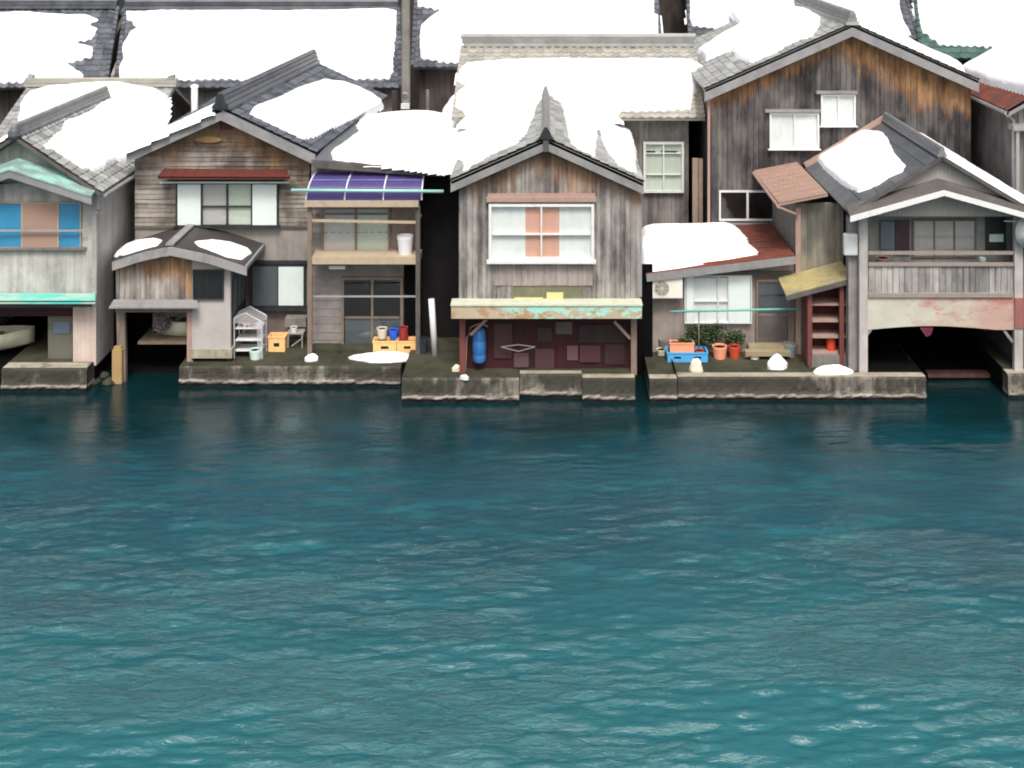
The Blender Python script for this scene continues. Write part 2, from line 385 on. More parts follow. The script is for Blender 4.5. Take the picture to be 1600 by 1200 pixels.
def gable(root, xl, zl, xr, zr, xR, zR, yf, yb, mat, style='kawara', fas=None, fh=.28, ft=.05, cap=.16, key=None, pitch=.28, capmat=None, amp=.04, row=.26, shr=0, shR=0, shL=0):
    mb = MB()
    slope(mb, (xl, yf, zl), (xl + shL, yb, zl), (xr, yf, zr), (xr + shr, yb, zr), style, pitch=pitch, amp=amp, row=row)
    slope(mb, (xR, yf, zR), (xR + shR, yb, zR), (xr, yf, zr), (xr + shr, yb, zr), style, pitch=pitch, amp=amp, row=row)
    rf = mb.build('roof', mat, root)
    c = MB()
    for k, (w_, dz) in enumerate(((cap*1.5, 0.03), (cap*1.1, .03 + cap*.45), (cap*.8, .03 + cap*.9))):
        c.beam((xr, yf - .02, zr + dz), (xr + shr, yb, zr + dz), w_, cap * .42)
    c.tube([(xr, yf - .03, zr + .03 + cap*1.2), (xr + shr, yb, zr + .03 + cap*1.2)], cap * .3, 8)
    c.build('ridge_cap', capmat or mat, rf)
    if fas:
        for xa, za in ((xl, zl), (xR, zR)):
            b = MB(); q = lambda y: [(xa, y, za - .02), (xr, y, zr - .02), (xr, y, zr - .02 - fh), (xa, y, za - .02 - fh)]
            b.hexa(q(yf + .0), q(yf + ft)); b.build('bargeboard', fas, rf)
    PLANES[key] = dict(L=((xl, yf, zl), (xr, yf, zr), (xr + shr, yb, zr)), R=((xR, yf, zR), (xr, yf, zr), (xr + shr, yb, zr)))
    return rf
def vnoise(x, y, seed, n=14, lo=1.2, hi=9):
    r = np.random.RandomState(seed); s = np.zeros_like(x)
    for i in range(n):
        k = lo * (hi / lo) ** (i / (n - 1)); a = r.uniform(0, 2*math.pi); s += np.sin(k * (x * math.cos(a) + y * math.sin(a)) + r.uniform(0, 6.3)) / (1 + .25 * i)
    return s / 3.2
def snow(label, pts3, poly, th=.16, r=.12, res=.06, seed=1, edge=.05, group='snow lying on the roofs', world=None, jag=0):
    a, b, c = [np.asarray(p, float) for p in pts3]
    n = nrm(np.cross(b - a, c - a)); n = n if n[2] > 0 else -n
    u = nrm(c - b); v = np.cross(n, u)
    o = a
    cp = np.array([0, 0, H]); q = []
    if world is None:
        for px, py in poly:
            dr = np.array([(px - VX) / F, 1, -(py - VY) / F]); oo = o + n * th * .3
            t = np.dot(oo - cp, n) / np.dot(dr, n); w_ = cp + dr * t - o; q.append((np.dot(w_, u), np.dot(w_, v)))
    else:
        for w_ in world: w_ = np.asarray(w_, float) - o; q.append((np.dot(w_, u), np.dot(w_, v)))
    q = np.array(q)
    us = np.arange(q[:,0].min() - .25, q[:,0].max() + .25, res); vs = np.arange(q[:,1].min() - .25, q[:,1].max() + .25, res)
    U, V = np.meshgrid(us, vs)
    dmin = np.full(U.shape, 1e9); ins = np.zeros(U.shape, bool)
    for i in range(len(q)):
        p0 = q[i]; p1 = q[(i+1) % len(q)]; e = p1 - p0; L2 = max(1e-9, (e**2).sum())
        t = np.clip(((U - p0[0]) * e[0] + (V - p0[1]) * e[1]) / L2, 0, 1)
        dmin = np.minimum(dmin, np.hypot(U - p0[0] - t*e[0], V - p0[1] - t*e[1]))
        cr = ((p0[1] > V) != (p1[1] > V)) & (U < (p1[0]-p0[0]) * (V - p0[1]) / (p1[1]-p0[1] + 1e-12) + p0[0]); ins ^= cr
    d = np.where(ins, dmin, -dmin) + .045 + edge * vnoise(U, V, seed, lo=2.5, hi=22)
    r = r * .62
    hgt = np.where(d > 0, th * (1 - np.exp(-np.maximum(d, 0) / r)) * (1 + .16 * vnoise(U, V, seed + 5, lo=.8, hi=5)) + .01 * vnoise(U, V, seed + 9, lo=8, hi=40) * np.minimum(1, np.maximum(d,0) / .1), d * .9)
    Pt = o[None, None] + U[..., None]*u + V[..., None]*v + (hgt[..., None] + .03) * n
    keep = d > -.07
    idx = -np.ones(U.shape, int); m = MB(); nr_, nc_ = U.shape
    fmask = keep[:-1,:-1] | keep[1:,:-1] | keep[:-1,1:] | keep[1:,1:]
    need = np.zeros(U.shape, bool); need[:-1,:-1] |= fmask; need[1:,:-1] |= fmask; need[:-1,1:] |= fmask; need[1:,1:] |= fmask
    idx[need] = np.arange(need.sum()); m.v = [tuple(p) for p in Pt[need]]
    for i, j in zip(*np.nonzero(fmask)): m.f.append((idx[i,j], idx[i,j+1], idx[i+1,j+1], idx[i+1,j])); m.r.append(.5)
    ob = m.build('snow_patch', M['snow'], None, True)
    return tag(ob, label, 'snow', group)
def zoomed(pts, x0, y0, s): return [(x0 + a / s, y0 + b / s) for a, b in pts]

def window(root, x0, x1, z0, z1, Y, frame, cols=2, rails=(), fw=.05, mw=.035, fills=None, name='window', sill=0, proud=.06, glass=True, rot=None, cuts=None, nomull=()):
    """frame mesh with panes/curtains as sub-parts; faces -Y"""
    m = MB(); yf = Y - proud; yb = Y - .004
    m.box(x0, x1, yf, yb, z1 - fw, z1); m.box(x0, x1, yf, yb, z0, z0 + fw)
    m.box(x0, x0 + fw, yf, yb, z0 + fw, z1 - fw); m.box(x1 - fw, x1, yf, yb, z0 + fw, z1 - fw)
    xi0, xi1 = x0 + fw, x1 - fw
    cs = cuts or [i / cols for i in range(cols + 1)]
    xs = [xi0 + (xi1 - xi0) * c for c in cs]
    for iq, xx in enumerate(xs[1:-1]):
        if iq not in nomull: m.box(xx - mw/2, xx + mw/2, yf + .008, yb, z0 + fw, z1 - fw)
    for rr in rails:
        zz = z0 + (z1 - z0) * rr
        xm = [xs[0]] + [q_ for iq, q_ in enumerate(xs[1:-1]) if iq not in nomull] + [xs[-1]]
        for a, b in zip(xm[:-1], xm[1:]): m.box(a + mw/2, b - mw/2, yf + .012, yb, zz - mw*.4, zz + mw*.4)
    if sill: m.box(x0 - .05, x1 + .05, yf - .05, yb, z0 - sill, z0 - .002)
    w_ = m.build(name, frame, root)
    for i, (a, b) in enumerate(zip(xs[:-1], xs[1:])):
        fm = fills[i % len(fills)] if fills else M['dark']
        solid = isinstance(fm, tuple)
        fm = fm[0] if solid else fm
        c = MB()
        if solid: c.box(a + mw/2*.9, b - mw/2*.9, yf + .004, yb - .002, z0 + fw, z1 - fw); c.build('shutter', fm, w_); continue
        nn = max(4, int((b - a) / .035)); cloth = 'curtain' in fm.name
        prev = None
        vs = []; fs = []
        for k in range(nn + 1):
            xx = a + (b - a) * k / nn; yy = yb - .006 - (.010 * (1 + math.sin(k * 2.1 + math.sin(k)*1.5)) / 2 if cloth else 0)
            vs += [(xx, yy, z0 + fw*.9), (xx, yy, z1 - fw*.9)]
            if k: fs.append((2*k-2, 2*k, 2*k+1, 2*k-1))
        c.add(vs, fs); c.build('curtain' if cloth else 'panel', fm, w_, cloth)
        if glass:
            g = MB(); g.add([(a, yf + .03, z0 + fw), (b, yf + .03, z0 + fw), (b, yf + .03, z1 - fw), (a, yf + .03, z1 - fw)], [(0,1,2,3)]); g.build('pane', M['glass'], w_)
    return w_
def win_px(root, px0, py0, px1, py1, Y, *a, **k):
    return window(root, X(px0, Y), X(px1, Y), Z(py1, Y), Z(py0, Y), Y, *a, **k)

def bp(mb, px0, py0, px1, py1, Y, t=.05, r=None):
    """box whose front face at depth Y covers a photo rectangle, thickness t away from the camera"""
    mb.box(X(px0, Y), X(px1, Y), Y, Y + t, Z(py1, Y), Z(py0, Y), r)
def part(root, name, mat, *boxes):
    mb = MB()
    for b in boxes: bp(mb, *b)
    return mb.build(name, mat, root)

# ================================================================ SETTING
# water: one wave sheet, fine where the photograph looks
def water():
    def axis(lo, hi, st, far0, far1):
        a = list(np.arange(lo, hi, st)); s_ = st; v = a[0]; pre = []
        while v > far0: s_ *= 1.25; v -= s_; pre.append(v)
        s_ = st; v = a[-1]; post = []
        while v < far1: s_ *= 1.25; v += s_; post.append(v)
        return np.array(pre[::-1] + a + post)
    xs = axis(-17, 17, .055, -260, 260); ys = axis(17.5, 35.5, .042, -160, 39)
    Xg, Yg = np.meshgrid(xs, ys); rs = np.random.RandomState(5); Zg = np.zeros_like(Xg)
    fade = np.exp(-np.maximum(0, np.abs(Xg) - 24) / 10) * np.exp(-np.maximum(0, 14 - Yg) / 8)
    patch = .75 + .45 * vnoise(Xg * .5, Yg * 1.1, 77, lo=.25, hi=1.3)
    shel = np.clip((32.5 - Yg) / 8, .16, 1)                       # calmer beside the quay
    for i in range(90):
        lam = .22 * (3.0 / .22) ** rs.rand() ** 1.7; k = 2*math.pi/lam
        a = rs.normal(math.pi/2 + .1, .33); amp = .0062 * lam ** .8 if lam < .7 else .0030 * lam ** .7 
        Zg += amp * np.sin(k * (Xg * math.cos(a) + Yg * math.sin(a)) + rs.rand() * 6.28)
    Zg = Zg * fade * patch * shel
    nx, ny = len(xs), len(ys)
    V = np.stack([Xg, Yg, Zg], -1).reshape(-1, 3)
    me = bpy.data.meshes.new('water'); i, j = np.meshgrid(np.arange(nx-1), np.arange(ny-1)); b = (j*nx + i).ravel()
    Fq = np.stack([b, b+1, b+nx+1, b+nx], -1)
    me.vertices.add(len(V)); me.vertices.foreach_set('co', V.ravel()); me.loops.add(Fq.size); me.loops.foreach_set('vertex_index', Fq.ravel().astype(np.int32))
    me.polygons.add(len(Fq)); me.polygons.foreach_set('loop_start', np.arange(0, Fq.size, 4, dtype=np.int32)); me.polygons.foreach_set('loop_total', np.full(len(Fq), 4, dtype=np.int32))
    me.polygons.foreach_set('use_smooth', np.ones(len(Fq), bool)); me.update(calc_edges=True); me.validate()
    n = N('sea_water')
    h = n.math('ADD', n.noise((2.6, 7.5, 1), 6, .7, 1, .35), n.math('MULTIPLY', n.noise((6, 15, 1), 4, .65, 4, .3), .75))
    gust = n.sm(n.noise((.16, .42, 1), 4, .6, 8), .35, .68)
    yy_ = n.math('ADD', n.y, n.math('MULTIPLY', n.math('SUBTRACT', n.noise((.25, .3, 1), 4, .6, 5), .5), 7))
    base = n.mix(n.sm(yy_, 18.5, 27), (.014, .112, .128), (.007, .055, .076)); base = n.mix(n.sm(yy_, 27.5, 33.2), base, (.003, .017, .02))  # darkens towards the quay: weedy seabed plus house shade painted into the colour
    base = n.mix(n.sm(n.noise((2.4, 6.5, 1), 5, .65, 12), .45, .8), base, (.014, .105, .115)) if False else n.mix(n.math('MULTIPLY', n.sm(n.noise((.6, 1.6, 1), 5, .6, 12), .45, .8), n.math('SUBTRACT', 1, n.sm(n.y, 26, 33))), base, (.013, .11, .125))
    b_ = n.t.nodes.new('ShaderNodeBump'); b_.inputs['Distance'].default_value = .085
    n.put(b_.inputs['Strength'], n.math('MULTIPLY', n.math('ADD', .45, n.math('MULTIPLY', gust, .75)), n.math('SUBTRACT', 1, n.math('MULTIPLY', n.sm(n.y, 24, 31), .88)))); n.put(b_.inputs['Height'], h)
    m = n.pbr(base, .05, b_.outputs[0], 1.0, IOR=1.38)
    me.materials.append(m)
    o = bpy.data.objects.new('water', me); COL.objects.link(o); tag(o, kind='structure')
water()
g = MB()
def ground():
    xs = np.concatenate([np.linspace(-300, -40, 9), np.linspace(-36, 36, 37), np.linspace(40, 300, 9)])
    ys = np.concatenate([np.array([38.3, 42, 46, 50, 54, 58]), np.linspace(62, 190, 30)])
    vs = []; fs = []
    for j, y in enumerate(ys):
        for i, x in enumerate(xs):
            h = .5 + max(0, y - 62) * 1.0 * (1 + .12 * math.sin(x * .05 + 1) + .1 * math.sin(x * .13 + y * .07)) + (random.uniform(-2, 2) if y > 75 else 0)
            vs.append((x, y, h))
    nx = len(xs)
    for j in range(len(ys) - 1):
        for i in range(nx - 1): a = j*nx + i; fs.append((a, a+1, a+nx+1, a+nx))
    # seabed skirt under the shore
    b = len(vs)
    for x in xs: vs.append((x, 38.3, -2))
    for i in range(nx - 1): fs.append((b+i, b+i+1, i+1, i))
    b = len(vs); vs += [(-300, 38.3, -2), (300, 38.3, -2), (300, -300, -3), (-300, -300, -3)]; fs.append((b+3, b+2, b+1, b))
    g.add(vs, fs, .5)
    n = N('hill_ground'); f = n.sm(n.noise((.12, .12, .12), 6, .75, 3), .56, .7)
    up = n.sm(n.z, 1.0, 2.5)
    c = n.mix(up, (.06, .058, .052), n.mix(f, (.012, .022, .016), (.4, .43, .45)))
    o = g.build('ground', n.pbr(c, .9, None, .2), None); tag(o, kind='structure')
ground()

# quays -----------------------------------------------------------------
def quay(px0, px1, pyw, ztop, label, yback=38.3, rim=0, slope_end=0, floor=None, py_l=None):
    Y = H * F / (pyw - VY)
    x0, x1 = X(px0, Y), X(px1, Y)
    c = T('quay_wall', label, 'quay wall', ((x0+x1)/2, Y + 1, 0), 'concrete quay blocks along the waterfront')
    m = MB(); rs = np.random.RandomState(int(px1)); 
    # front face subdivided and roughened, rounded lip
    nx = max(4, int((x1 - x0) / .11)); rows = [(-.6, 0), (0.02, .0), (.09, -.03), (.16, -.045), (.24, 0), (.34, .006), (ztop - .13, 0), (ztop - .05, .0), (ztop - .012, .02), (ztop, .06)]
    vs = []; fs = []; 
    for (z, dy) in rows:
        for i in range(nx + 1):
            j = rs.normal(0, .004)
            jj = rs.normal(0, .012) if .05 < z < .26 else 0
            x = x0 + (x1 - x0) * i / nx
            if i in (0, nx): j *= .3; jj = 0
            vs.append((x - (slope_end * (ztop - z) * .6 if i == nx else 0) * -0, Y + dy + j + jj, z + (rs.normal(0, .012) if 0 < z < .3 else 0)))
    W = nx + 1
    for a in range(len(rows) - 1):
        for i in range(nx): fs.append((a*W+i, a*W+i+1, (a+1)*W+i+1, (a+1)*W+i))
    top0 = (len(rows) - 1) * W
    m.add(vs, fs, .5)
    # side faces and top
    fl = floor if floor is not None else ztop
    m.add([(x0, Y+.005, -.6), (x0, Y+.06, ztop), (x0, yback, ztop), (x0, yback, -.6)], [(0, 1, 2, 3)])
    m.add([(x1, Y+.005, -.6), (x1, Y+.06, ztop), (x1, yback, ztop), (x1, yback, -.6)], [(3, 2, 1, 0)])
    m.build('block', M['quay'], c)
    t = MB(); e = Y + .055
    if rim:
        t.box(x0, x1, e, e + rim, ztop - .04, ztop + .004); t.build('coping', M['pale_conc'], c)
        t = MB(); t.box(x0 + .002, x1 - .002, e + rim + .002, yback, fl - .05, fl); t.build('deck', M['moss_conc'], c)
    else:
        t.box(x0, x1, e, yback, ztop - .04, ztop + .004); t.build('deck', M['moss_conc'], c)
    return Y
Q1 = quay(2, 136, 612, .6, 'short pale topped concrete quay block before the boathouse with blue curtained windows')
mb = MB(); yy = Q1 + .06; mb.add([(X(3, Q1), yy, .606), (X(134, Q1), yy, .606), (X(134, Q1), 33.72, .606), (X(3, Q1), 33.72, .606)], [(0,1,2,3)])
bpy.data.objects['quay_wall'].children[0]
mb.v = [(a, b, c_) for a, b, c_ in mb.v]
mb2 = MB(); mb2.box(X(3, Q1), X(134, Q1), Q1 + .06, 33.70, .602, .612); mb2.build('coping', M['pale_conc'], bpy.data.objects['quay_wall'])
Q2 = quay(280, 626, 604, .53, 'long low mossy concrete quay under the yellow crates and the snow pile')
Q3a = quay(628, 811, 629, .62, 'dark stained quay block left of the maroon boathouse front', rim=0)
Q3b = quay(812, 909, 622, .62, 'recessed thin lipped slab between two quay blocks under the maroon wall', rim=.2)
Q3c = quay(910, 992, 629, .62, 'rough stone faced quay block at the right foot of the maroon boathouse', rim=.25)
Q4a = quay(1015, 1058, 629, .6, 'narrow pale quay block at the left end of the courtyard with blue crate', rim=.28, floor=.5)
Q4b = quay(1059, 1447, 626, .6, 'long quay with pale coping in front of the courtyard and shed', rim=.28, floor=.5)
Q5 = quay(1575, 1720, 622, .62, 'pale quay block at the far right foot of the balcony boathouse', rim=.3)
# rubble at the waterline
st = T('rubble_heap', 'low heap of wet dark stones at the waterline beside the yellow post', 'stones', (X(170, 33.6), 33.7, 0))
for k in range(14):
    px = random.uniform(136, 178); Y = random.uniform(33.75, 34.6); c = (X(px, Y), Y, random.uniform(-.02, .05)); m = MB(); rs = random.uniform(.07, .17)
    m.lathe(c, [(rs*.6, -.1), (rs, 0), (rs*.85, rs*.35), (rs*.3, rs*.6)], 7)
    mm = m.build('stone', M['moss_conc'], st)
# boathouse slips: dark back floor
# ================================================================ HOUSE A (left edge)
A = T('boathouse', 'grey cement boathouse at the left edge with blue curtained windows and aqua awning', 'boathouse', (-14, 37, .5), 'gable fronted boathouses on the waterfront')
rA = rooftop(-16.25, 5.17, -13.97, 6.69, -11.69, 5.17, .14)
cemA = plaster('greenish_cement_render', (.15, .175, .165), (.34, .37, .35), .6, stain_amt=.5, stain=(.06, .07, .06))
cemA2 = plaster('streaky_cement_render', (.26, .26, .245), (.52, .52, .49), 1.0, stain_amt=.35)
m = MB(); wall(m, (-16.02, 33.75), (1, 0), (0, -1), 4.09, Z(285, 33.75), lambda s: rA(-16.02 + s), 'plain', apex=2.05); m.build('gable_wall', cemA, A)
m = MB(); wall(m, (-16.02, 33.8), (1, 0), (0, -1), 4.09, Z(462, 33.8), Z(285, 33.8), 'plain'); m.build('wall', cemA2, A)
sideA = plaster('grey_side_render', (.3, .29, .28), (.5, .485, .47), 1.0, stain_amt=.3)
m = MB(); wall(m, (-11.93, 33.78), (0, 1), (1, 0), 6.4, .5, 5.05, 'plain'); wall(m, (-16.02, 40.2), (0, -1), (-1, 0), 6.4, .3, 5.05, 'plain')
wall(m, (-11.9, 40.3), (-1, 0), (0, 1), 4.1, .3, lambda s: rA(-11.9 - s), 'plain', apex=2.07); m.build('side_wall', sideA, A)
gable(A, -16.25, 5.17, -13.97, 6.69, -11.69, 5.17, 33.4, 40.4, M['tile_grey'], fas=None, key='A', cap=.2)
m = MB()
for sx in (-1, 1): m.hexa([(-13.97 + sx*2.3, 33.38, 5.17), (-13.97, 33.38, 6.69), (-13.97, 33.38, 6.60), (-13.97 + sx*2.3, 33.38, 5.07)], [(-13.97 + sx*2.3, 33.46, 5.17), (-13.97, 33.46, 6.69), (-13.97, 33.46, 6.60), (-13.97 + sx*2.3, 33.46, 5.07)])
m.build('bargeboard', M['fascia_dark'], A)
m = MB(); m.lathe((-13.97, 33.42, 6.62), [(.13, 0), (.17, .08), (.15, .2), (.08, .28)], 12); m.build('ridge_ornament', M['slate'], A)
# hood under the gable
hz0, hz1 = Z(264, 33.1), Z(306, 33.1); m = MB(); m2 = MB()
for sx in (-1, 1):
    e = -13.97 + sx * 2.14
    m.hexa([(-13.97, 33.72, hz0 + .16), (e, 33.72, hz1 + .17), (e, 33.1, hz1), (-13.97, 33.1, hz0)], [(-13.97, 33.72, hz0 + .11), (e, 33.72, hz1 + .11), (e, 33.1, hz1 - .04), (-13.97, 33.1, hz0 - .04)])
    m2.hexa([(-13.97, 33.12, hz0 - .04), (e, 33.12, hz1 - .04), (e, 33.12, hz1 - .24), (-13.97, 33.12, hz0 - .24)], [(-13.97, 33.17, hz0 - .04), (e, 33.17, hz1 - .04), (e, 33.17, hz1 - .24), (-13.97, 33.17, hz0 - .24)])
hood = m.build('hood', (lambda n: n.pbr(n.mix(n.sm(n.noise((1.2, 4, 3), 4, .6, 6), .4, .62), (.26, .5, .45), (.2, .27, .25)), .6))(N('worn_aqua_sheet')), A)
m2.build('fascia', M['fascia'], hood)
# window band
wz0, wz1 = Z(387, 33.8), Z(315, 33.8)
window(A, X(-70, 33.8), X(128, 33.8), wz0, wz1, 33.78, M['frame_tan'], fills=[M['ply'], M['blue_cloth'], (M['ply'],), M['blue_cloth']], cuts=[0, .3, .535, .825, 1], fw=.03, mw=.04)
part(A, 'window_rail', M['steel'], (-60, 359, 134, 362, 33.6, .03))
part(A, 'sill', M['grey_conc'], (-70, 387, 133, 391, 33.68, .1))
m = MB(); q = lambda y, py: [(X(-60, y), y, Z(py, y)), (X(149, y), y, Z(py, y))]
a, b = q(33.76, 458), q(33.25, 470); m.hexa([a[0], a[1], b[1], b[0]], [tuple(np.array(k) - (0, 0, .03)) for k in (a[0], a[1], b[1], b[0])])
bp(m, -60, 470, 149, 475, 33.25, .02); m.build('awning', (lambda n: n.pbr(n.mix(n.sm(n.noise((1.1, 3, 3), 4, .6, 3), .42, .6), (.1, .5, .43), (.34, .5, .42)), .5))(N('aqua_awning_sheet')), A)
part(A, 'beam', M['maroon'], (-60, 478, 112, 494, 33.9, .12))
pil = plaster('pinkish_pillar_render', (.42, .34, .3), (.6, .52, .46), 1.0, stain_amt=.3, stain=(.35, .22, .17))
m = MB(); bp(m, 114, 480, 150, 571, 33.76, .4); m.build('pillar', pil, A)
part(A, 'beam_panel', M['fascia_dark'], (-60, 463, 150, 481, 33.86, .1))
sp = part(A, 'side_panel', paint('worn_green_brown_board', (.13, .12, .1), .8, .6, (.1, .16, .13), sc=3), (75, 490, 113, 569, 34.0, .06))
bpn = MB(); bp(bpn, 84, 503, 109, 521, 33.97, .02); bpn.build('pane', paint('bluish_pane', (.12, .17, .24), .3, .4), sp)
m = MB(); m.box(-18, -11.98, 33.78, 38.2, .1, .42); m.build('boathouse_floor', M['dark'], A)  # near-black floor, the shade of the opening put into its colour
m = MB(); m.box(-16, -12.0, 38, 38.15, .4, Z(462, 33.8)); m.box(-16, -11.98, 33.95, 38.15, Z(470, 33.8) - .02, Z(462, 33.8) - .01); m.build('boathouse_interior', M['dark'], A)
m = MB(); m.tube([(-11.6, 33.5, 5.1), (-11.6, 40, 5.1)], .05, 8); m.tube([(X(152, 33.6), 33.6, 5.08), (X(152, 33.6), 33.66, 4.7), (X(152, 33.7), 33.7, 4.6)], .04, 8); m.build('gutter', M['steel'], A)

# HOUSE A2 behind A
A2 = T('house', 'snow covered tiled house directly behind the left edge boathouse', 'house', (-14.5, 42.5, .5), 'houses behind the boathouses')
xl, xr_ = X(45, 42.5), X(273, 42.5); zr = Z(135, 42.5)
m = MB(); slope(m, (xl - .05, 39.3, zr - 1.45), (xr_, 39.3, zr - 1.45), (xl, 42.5, zr), (xr_, 42.5, zr)); slope(m, (xl, 45.7, zr - 1.45), (xr_, 45.7, zr - 1.45), (xl, 42.5, zr), (xr_, 42.5, zr))
r_ = m.build('roof', M['tile_grey'], A2)
m = MB(); m.beam((xl - .1, 42.5, zr + .06), (xr_ + .1, 42.5, zr + .06), .4, .1); m.beam((xl - .1, 42.5, zr + .17), (xr_ + .1, 42.5, zr + .17), .26, .1); m.tube([(xl - .1, 42.5, zr + .24), (xr_ + .1, 42.5, zr + .24)], .06, 8); m.build('ridge_cap', M['tile_pale'], r_)
m = MB(); m.extr([(xr_ - .12 - .18, zr + .0), (xr_ + .1 - .1, zr + .0), (xr_, zr + .4), (xr_ - .2, zr + .36)], 42.4, 42.6); m.extr([(xl, zr), (xl + .2, zr), (xl + .16, zr + .38), (xl, zr + .42)], 42.4, 42.6); m.build('ridge_ornament', M['tile_grey'], r_)
m = MB(); wall(m, (xl + .2, 39.8), (1, 0), (0, -1), xr_ - xl - .6, .5, zr - 1.4, 'plain'); wall(m, (xl + .2, 45.2), (0, -1), (-1, 0), 5.4, .5, lambda s: zr - .2 - .45 * abs(s - 2.7), 'plain', apex=2.7); 
wall(m, (xr_ - .4, 39.8), (0, 1), (1, 0), 5.4, .5, lambda s: zr - .2 - .45 * abs(s - 2.7), 'v', apex=2.7); m.build('wall', wood('brown_back_boards', (.2, .13, .08), (.06, .045, .035)), A2)
PLANES['A2'] = ((xl, 39.3, zr - 1.45), (xl, 42.5, zr), (xr_, 42.5, zr))

# ================================================================ HOUSE B
xrB, zrB = X(345, 35.3), Z(170, 35.3)
B = T('boathouse', 'grey clapboard house with red rusted window hood and pale shutters', 'house', (xrB, 40, .5), 'gable fronted boathouses on the waterfront')
rB = rooftop(xrB - 2.63, 5.9, xrB, zrB, xrB + 2.63, 5.84, .2)
clap = wood('grey_clapboard', (.37, .345, .31), (.095, .08, .07), warm=(.33, .19, .1), gable=(xrB - .8, zrB - .1, .5, .85), horiz=True, char=.25, warmth=.7)
x0, x1 = X(211, 35.8), X(484, 35.8)
m = MB(); wall(m, (x0, 35.8), (1, 0), (0, -1), x1 - x0, Z(354, 35.8), lambda s: rB(x0 + s), 'h', .135, .022, apex=xrB - x0); m.build('upper_wall', clap, B)
plB = plaster('grey_brown_render', (.2, .185, .17), (.34, .32, .3), .5, stain_amt=.25)
part(B, 'belt_board', M['fascia_dark'], (210, 353, 484, 357, 35.75, .05))
part(B, 'middle_wall', plB, (211, 357, 484, 410, 35.81, .1))
part(B, 'lower_wall', plaster('dark_brown_render', (.11, .09, .085), (.24, .2, .18), .5), (211, 411, 484, 530, 35.9, .1))
m = MB(); wall(m, (x1, 35.84), (0, 1), (1, 0), 9.6, .5, 5.7, 'plain'); wall(m, (x0, 45.4), (0, -1), (-1, 0), 9.6, .5, 5.75, 'plain'); wall(m, (x1, 45.45), (-1, 0), (0, 1), x1 - x0, .5, lambda s: rB(x1 - s), 'plain', apex=x1 - xrB); m.build('side_wall', plB, B)
gable(B, xrB - 2.63, 5.9, xrB, zrB, xrB + 2.63, 5.84, 35.3, 45.7, M['tile_dark'], fas=M['fascia'], fh=.3, key='B', cap=.3, capmat=M['tile_dark'], shr=.7, shR=.7)
m = MB(); cz = zrB + .02
m.extr([(xrB - .24, cz), (xrB + .24, cz), (xrB + .2, cz + .1), (xrB + .13, cz + .16), (xrB + .12, cz + .3), (xrB + .05, cz + .4), (xrB - .05, cz + .4), (xrB - .12, cz + .3), (xrB - .13, cz + .16), (xrB - .2, cz + .1)], 35.2, 35.32)
on = m.build('ridge_ornament', M['frame_dark'], B)
part(B, 'gable_vent', M['rust_red'], (343, 193, 362, 203, 35.74, .06))
m = MB()
y = 35.72; c = (X(326, y), Z(218, y)); m.extr([(c[0] + .38*math.cos(t*math.pi/8), c[1] + .09*math.sin(t*math.pi/8)) for t in range(16)], y, y + .05); m.build('repair_board', paint('orange_brown_board', (.38, .22, .1), .8, .5, (.2, .13, .08)), B)
# red hood
m = MB(); qa = [(X(258, 35.75), 35.75, Z(263, 35.75)), (X(446, 35.75), 35.75, Z(265, 35.75)), (X(453, 35.2), 35.2, Z(277, 35.2)), (X(247, 35.2), 35.2, Z(276, 35.2))]
m.hexa(qa, [tuple(np.array(k) - (0, 0, .03)) for k in qa]); bp(m, 247, 276, 453, 280, 35.2, .02)
for k in range(12):
    u = k / 11; m.beam(np.array(qa[0]) * (1-u) + np.array(qa[1]) * u, np.array(qa[3]) * (1-u) + np.array(qa[2]) * u, .025, .03)
m.build('window_hood', M['rust_red'], B)
part(B, 'hood_lining', paint('dark_green_board', (.03, .06, .045), .7), (262, 279, 440, 287, 35.5, .2))
part(B, 'curtain_rail', M['offwhite'], (250, 284, 452, 286.5, 35.45, .03))
win_px(B, 276, 285, 436, 352, 35.76, M['frame_dark'], cuts=[0, .245, .5, .745, 1], rails=(.45,), fills=[(M['shutter'],), M['grey_cloth'], M['green_cloth'], (M['shutter'],)], fw=.03, mw=.05, sill=.05, proud=.1)
win_px(B, 392, 412, 479, 478, 35.85, M['frame_dark'], cols=2, fills=[(M['dusty_pane'],), (M['shutter'],)], fw=.05, mw=.04, sill=.1, proud=.12)
part(B, 'belt_shadow_board', M['frame_dark'], (360, 408, 484, 413, 35.72, .1))
part(B, 'sink_cabinet', M['grey_conc'], (445, 498, 478, 511, 35.4, .35))
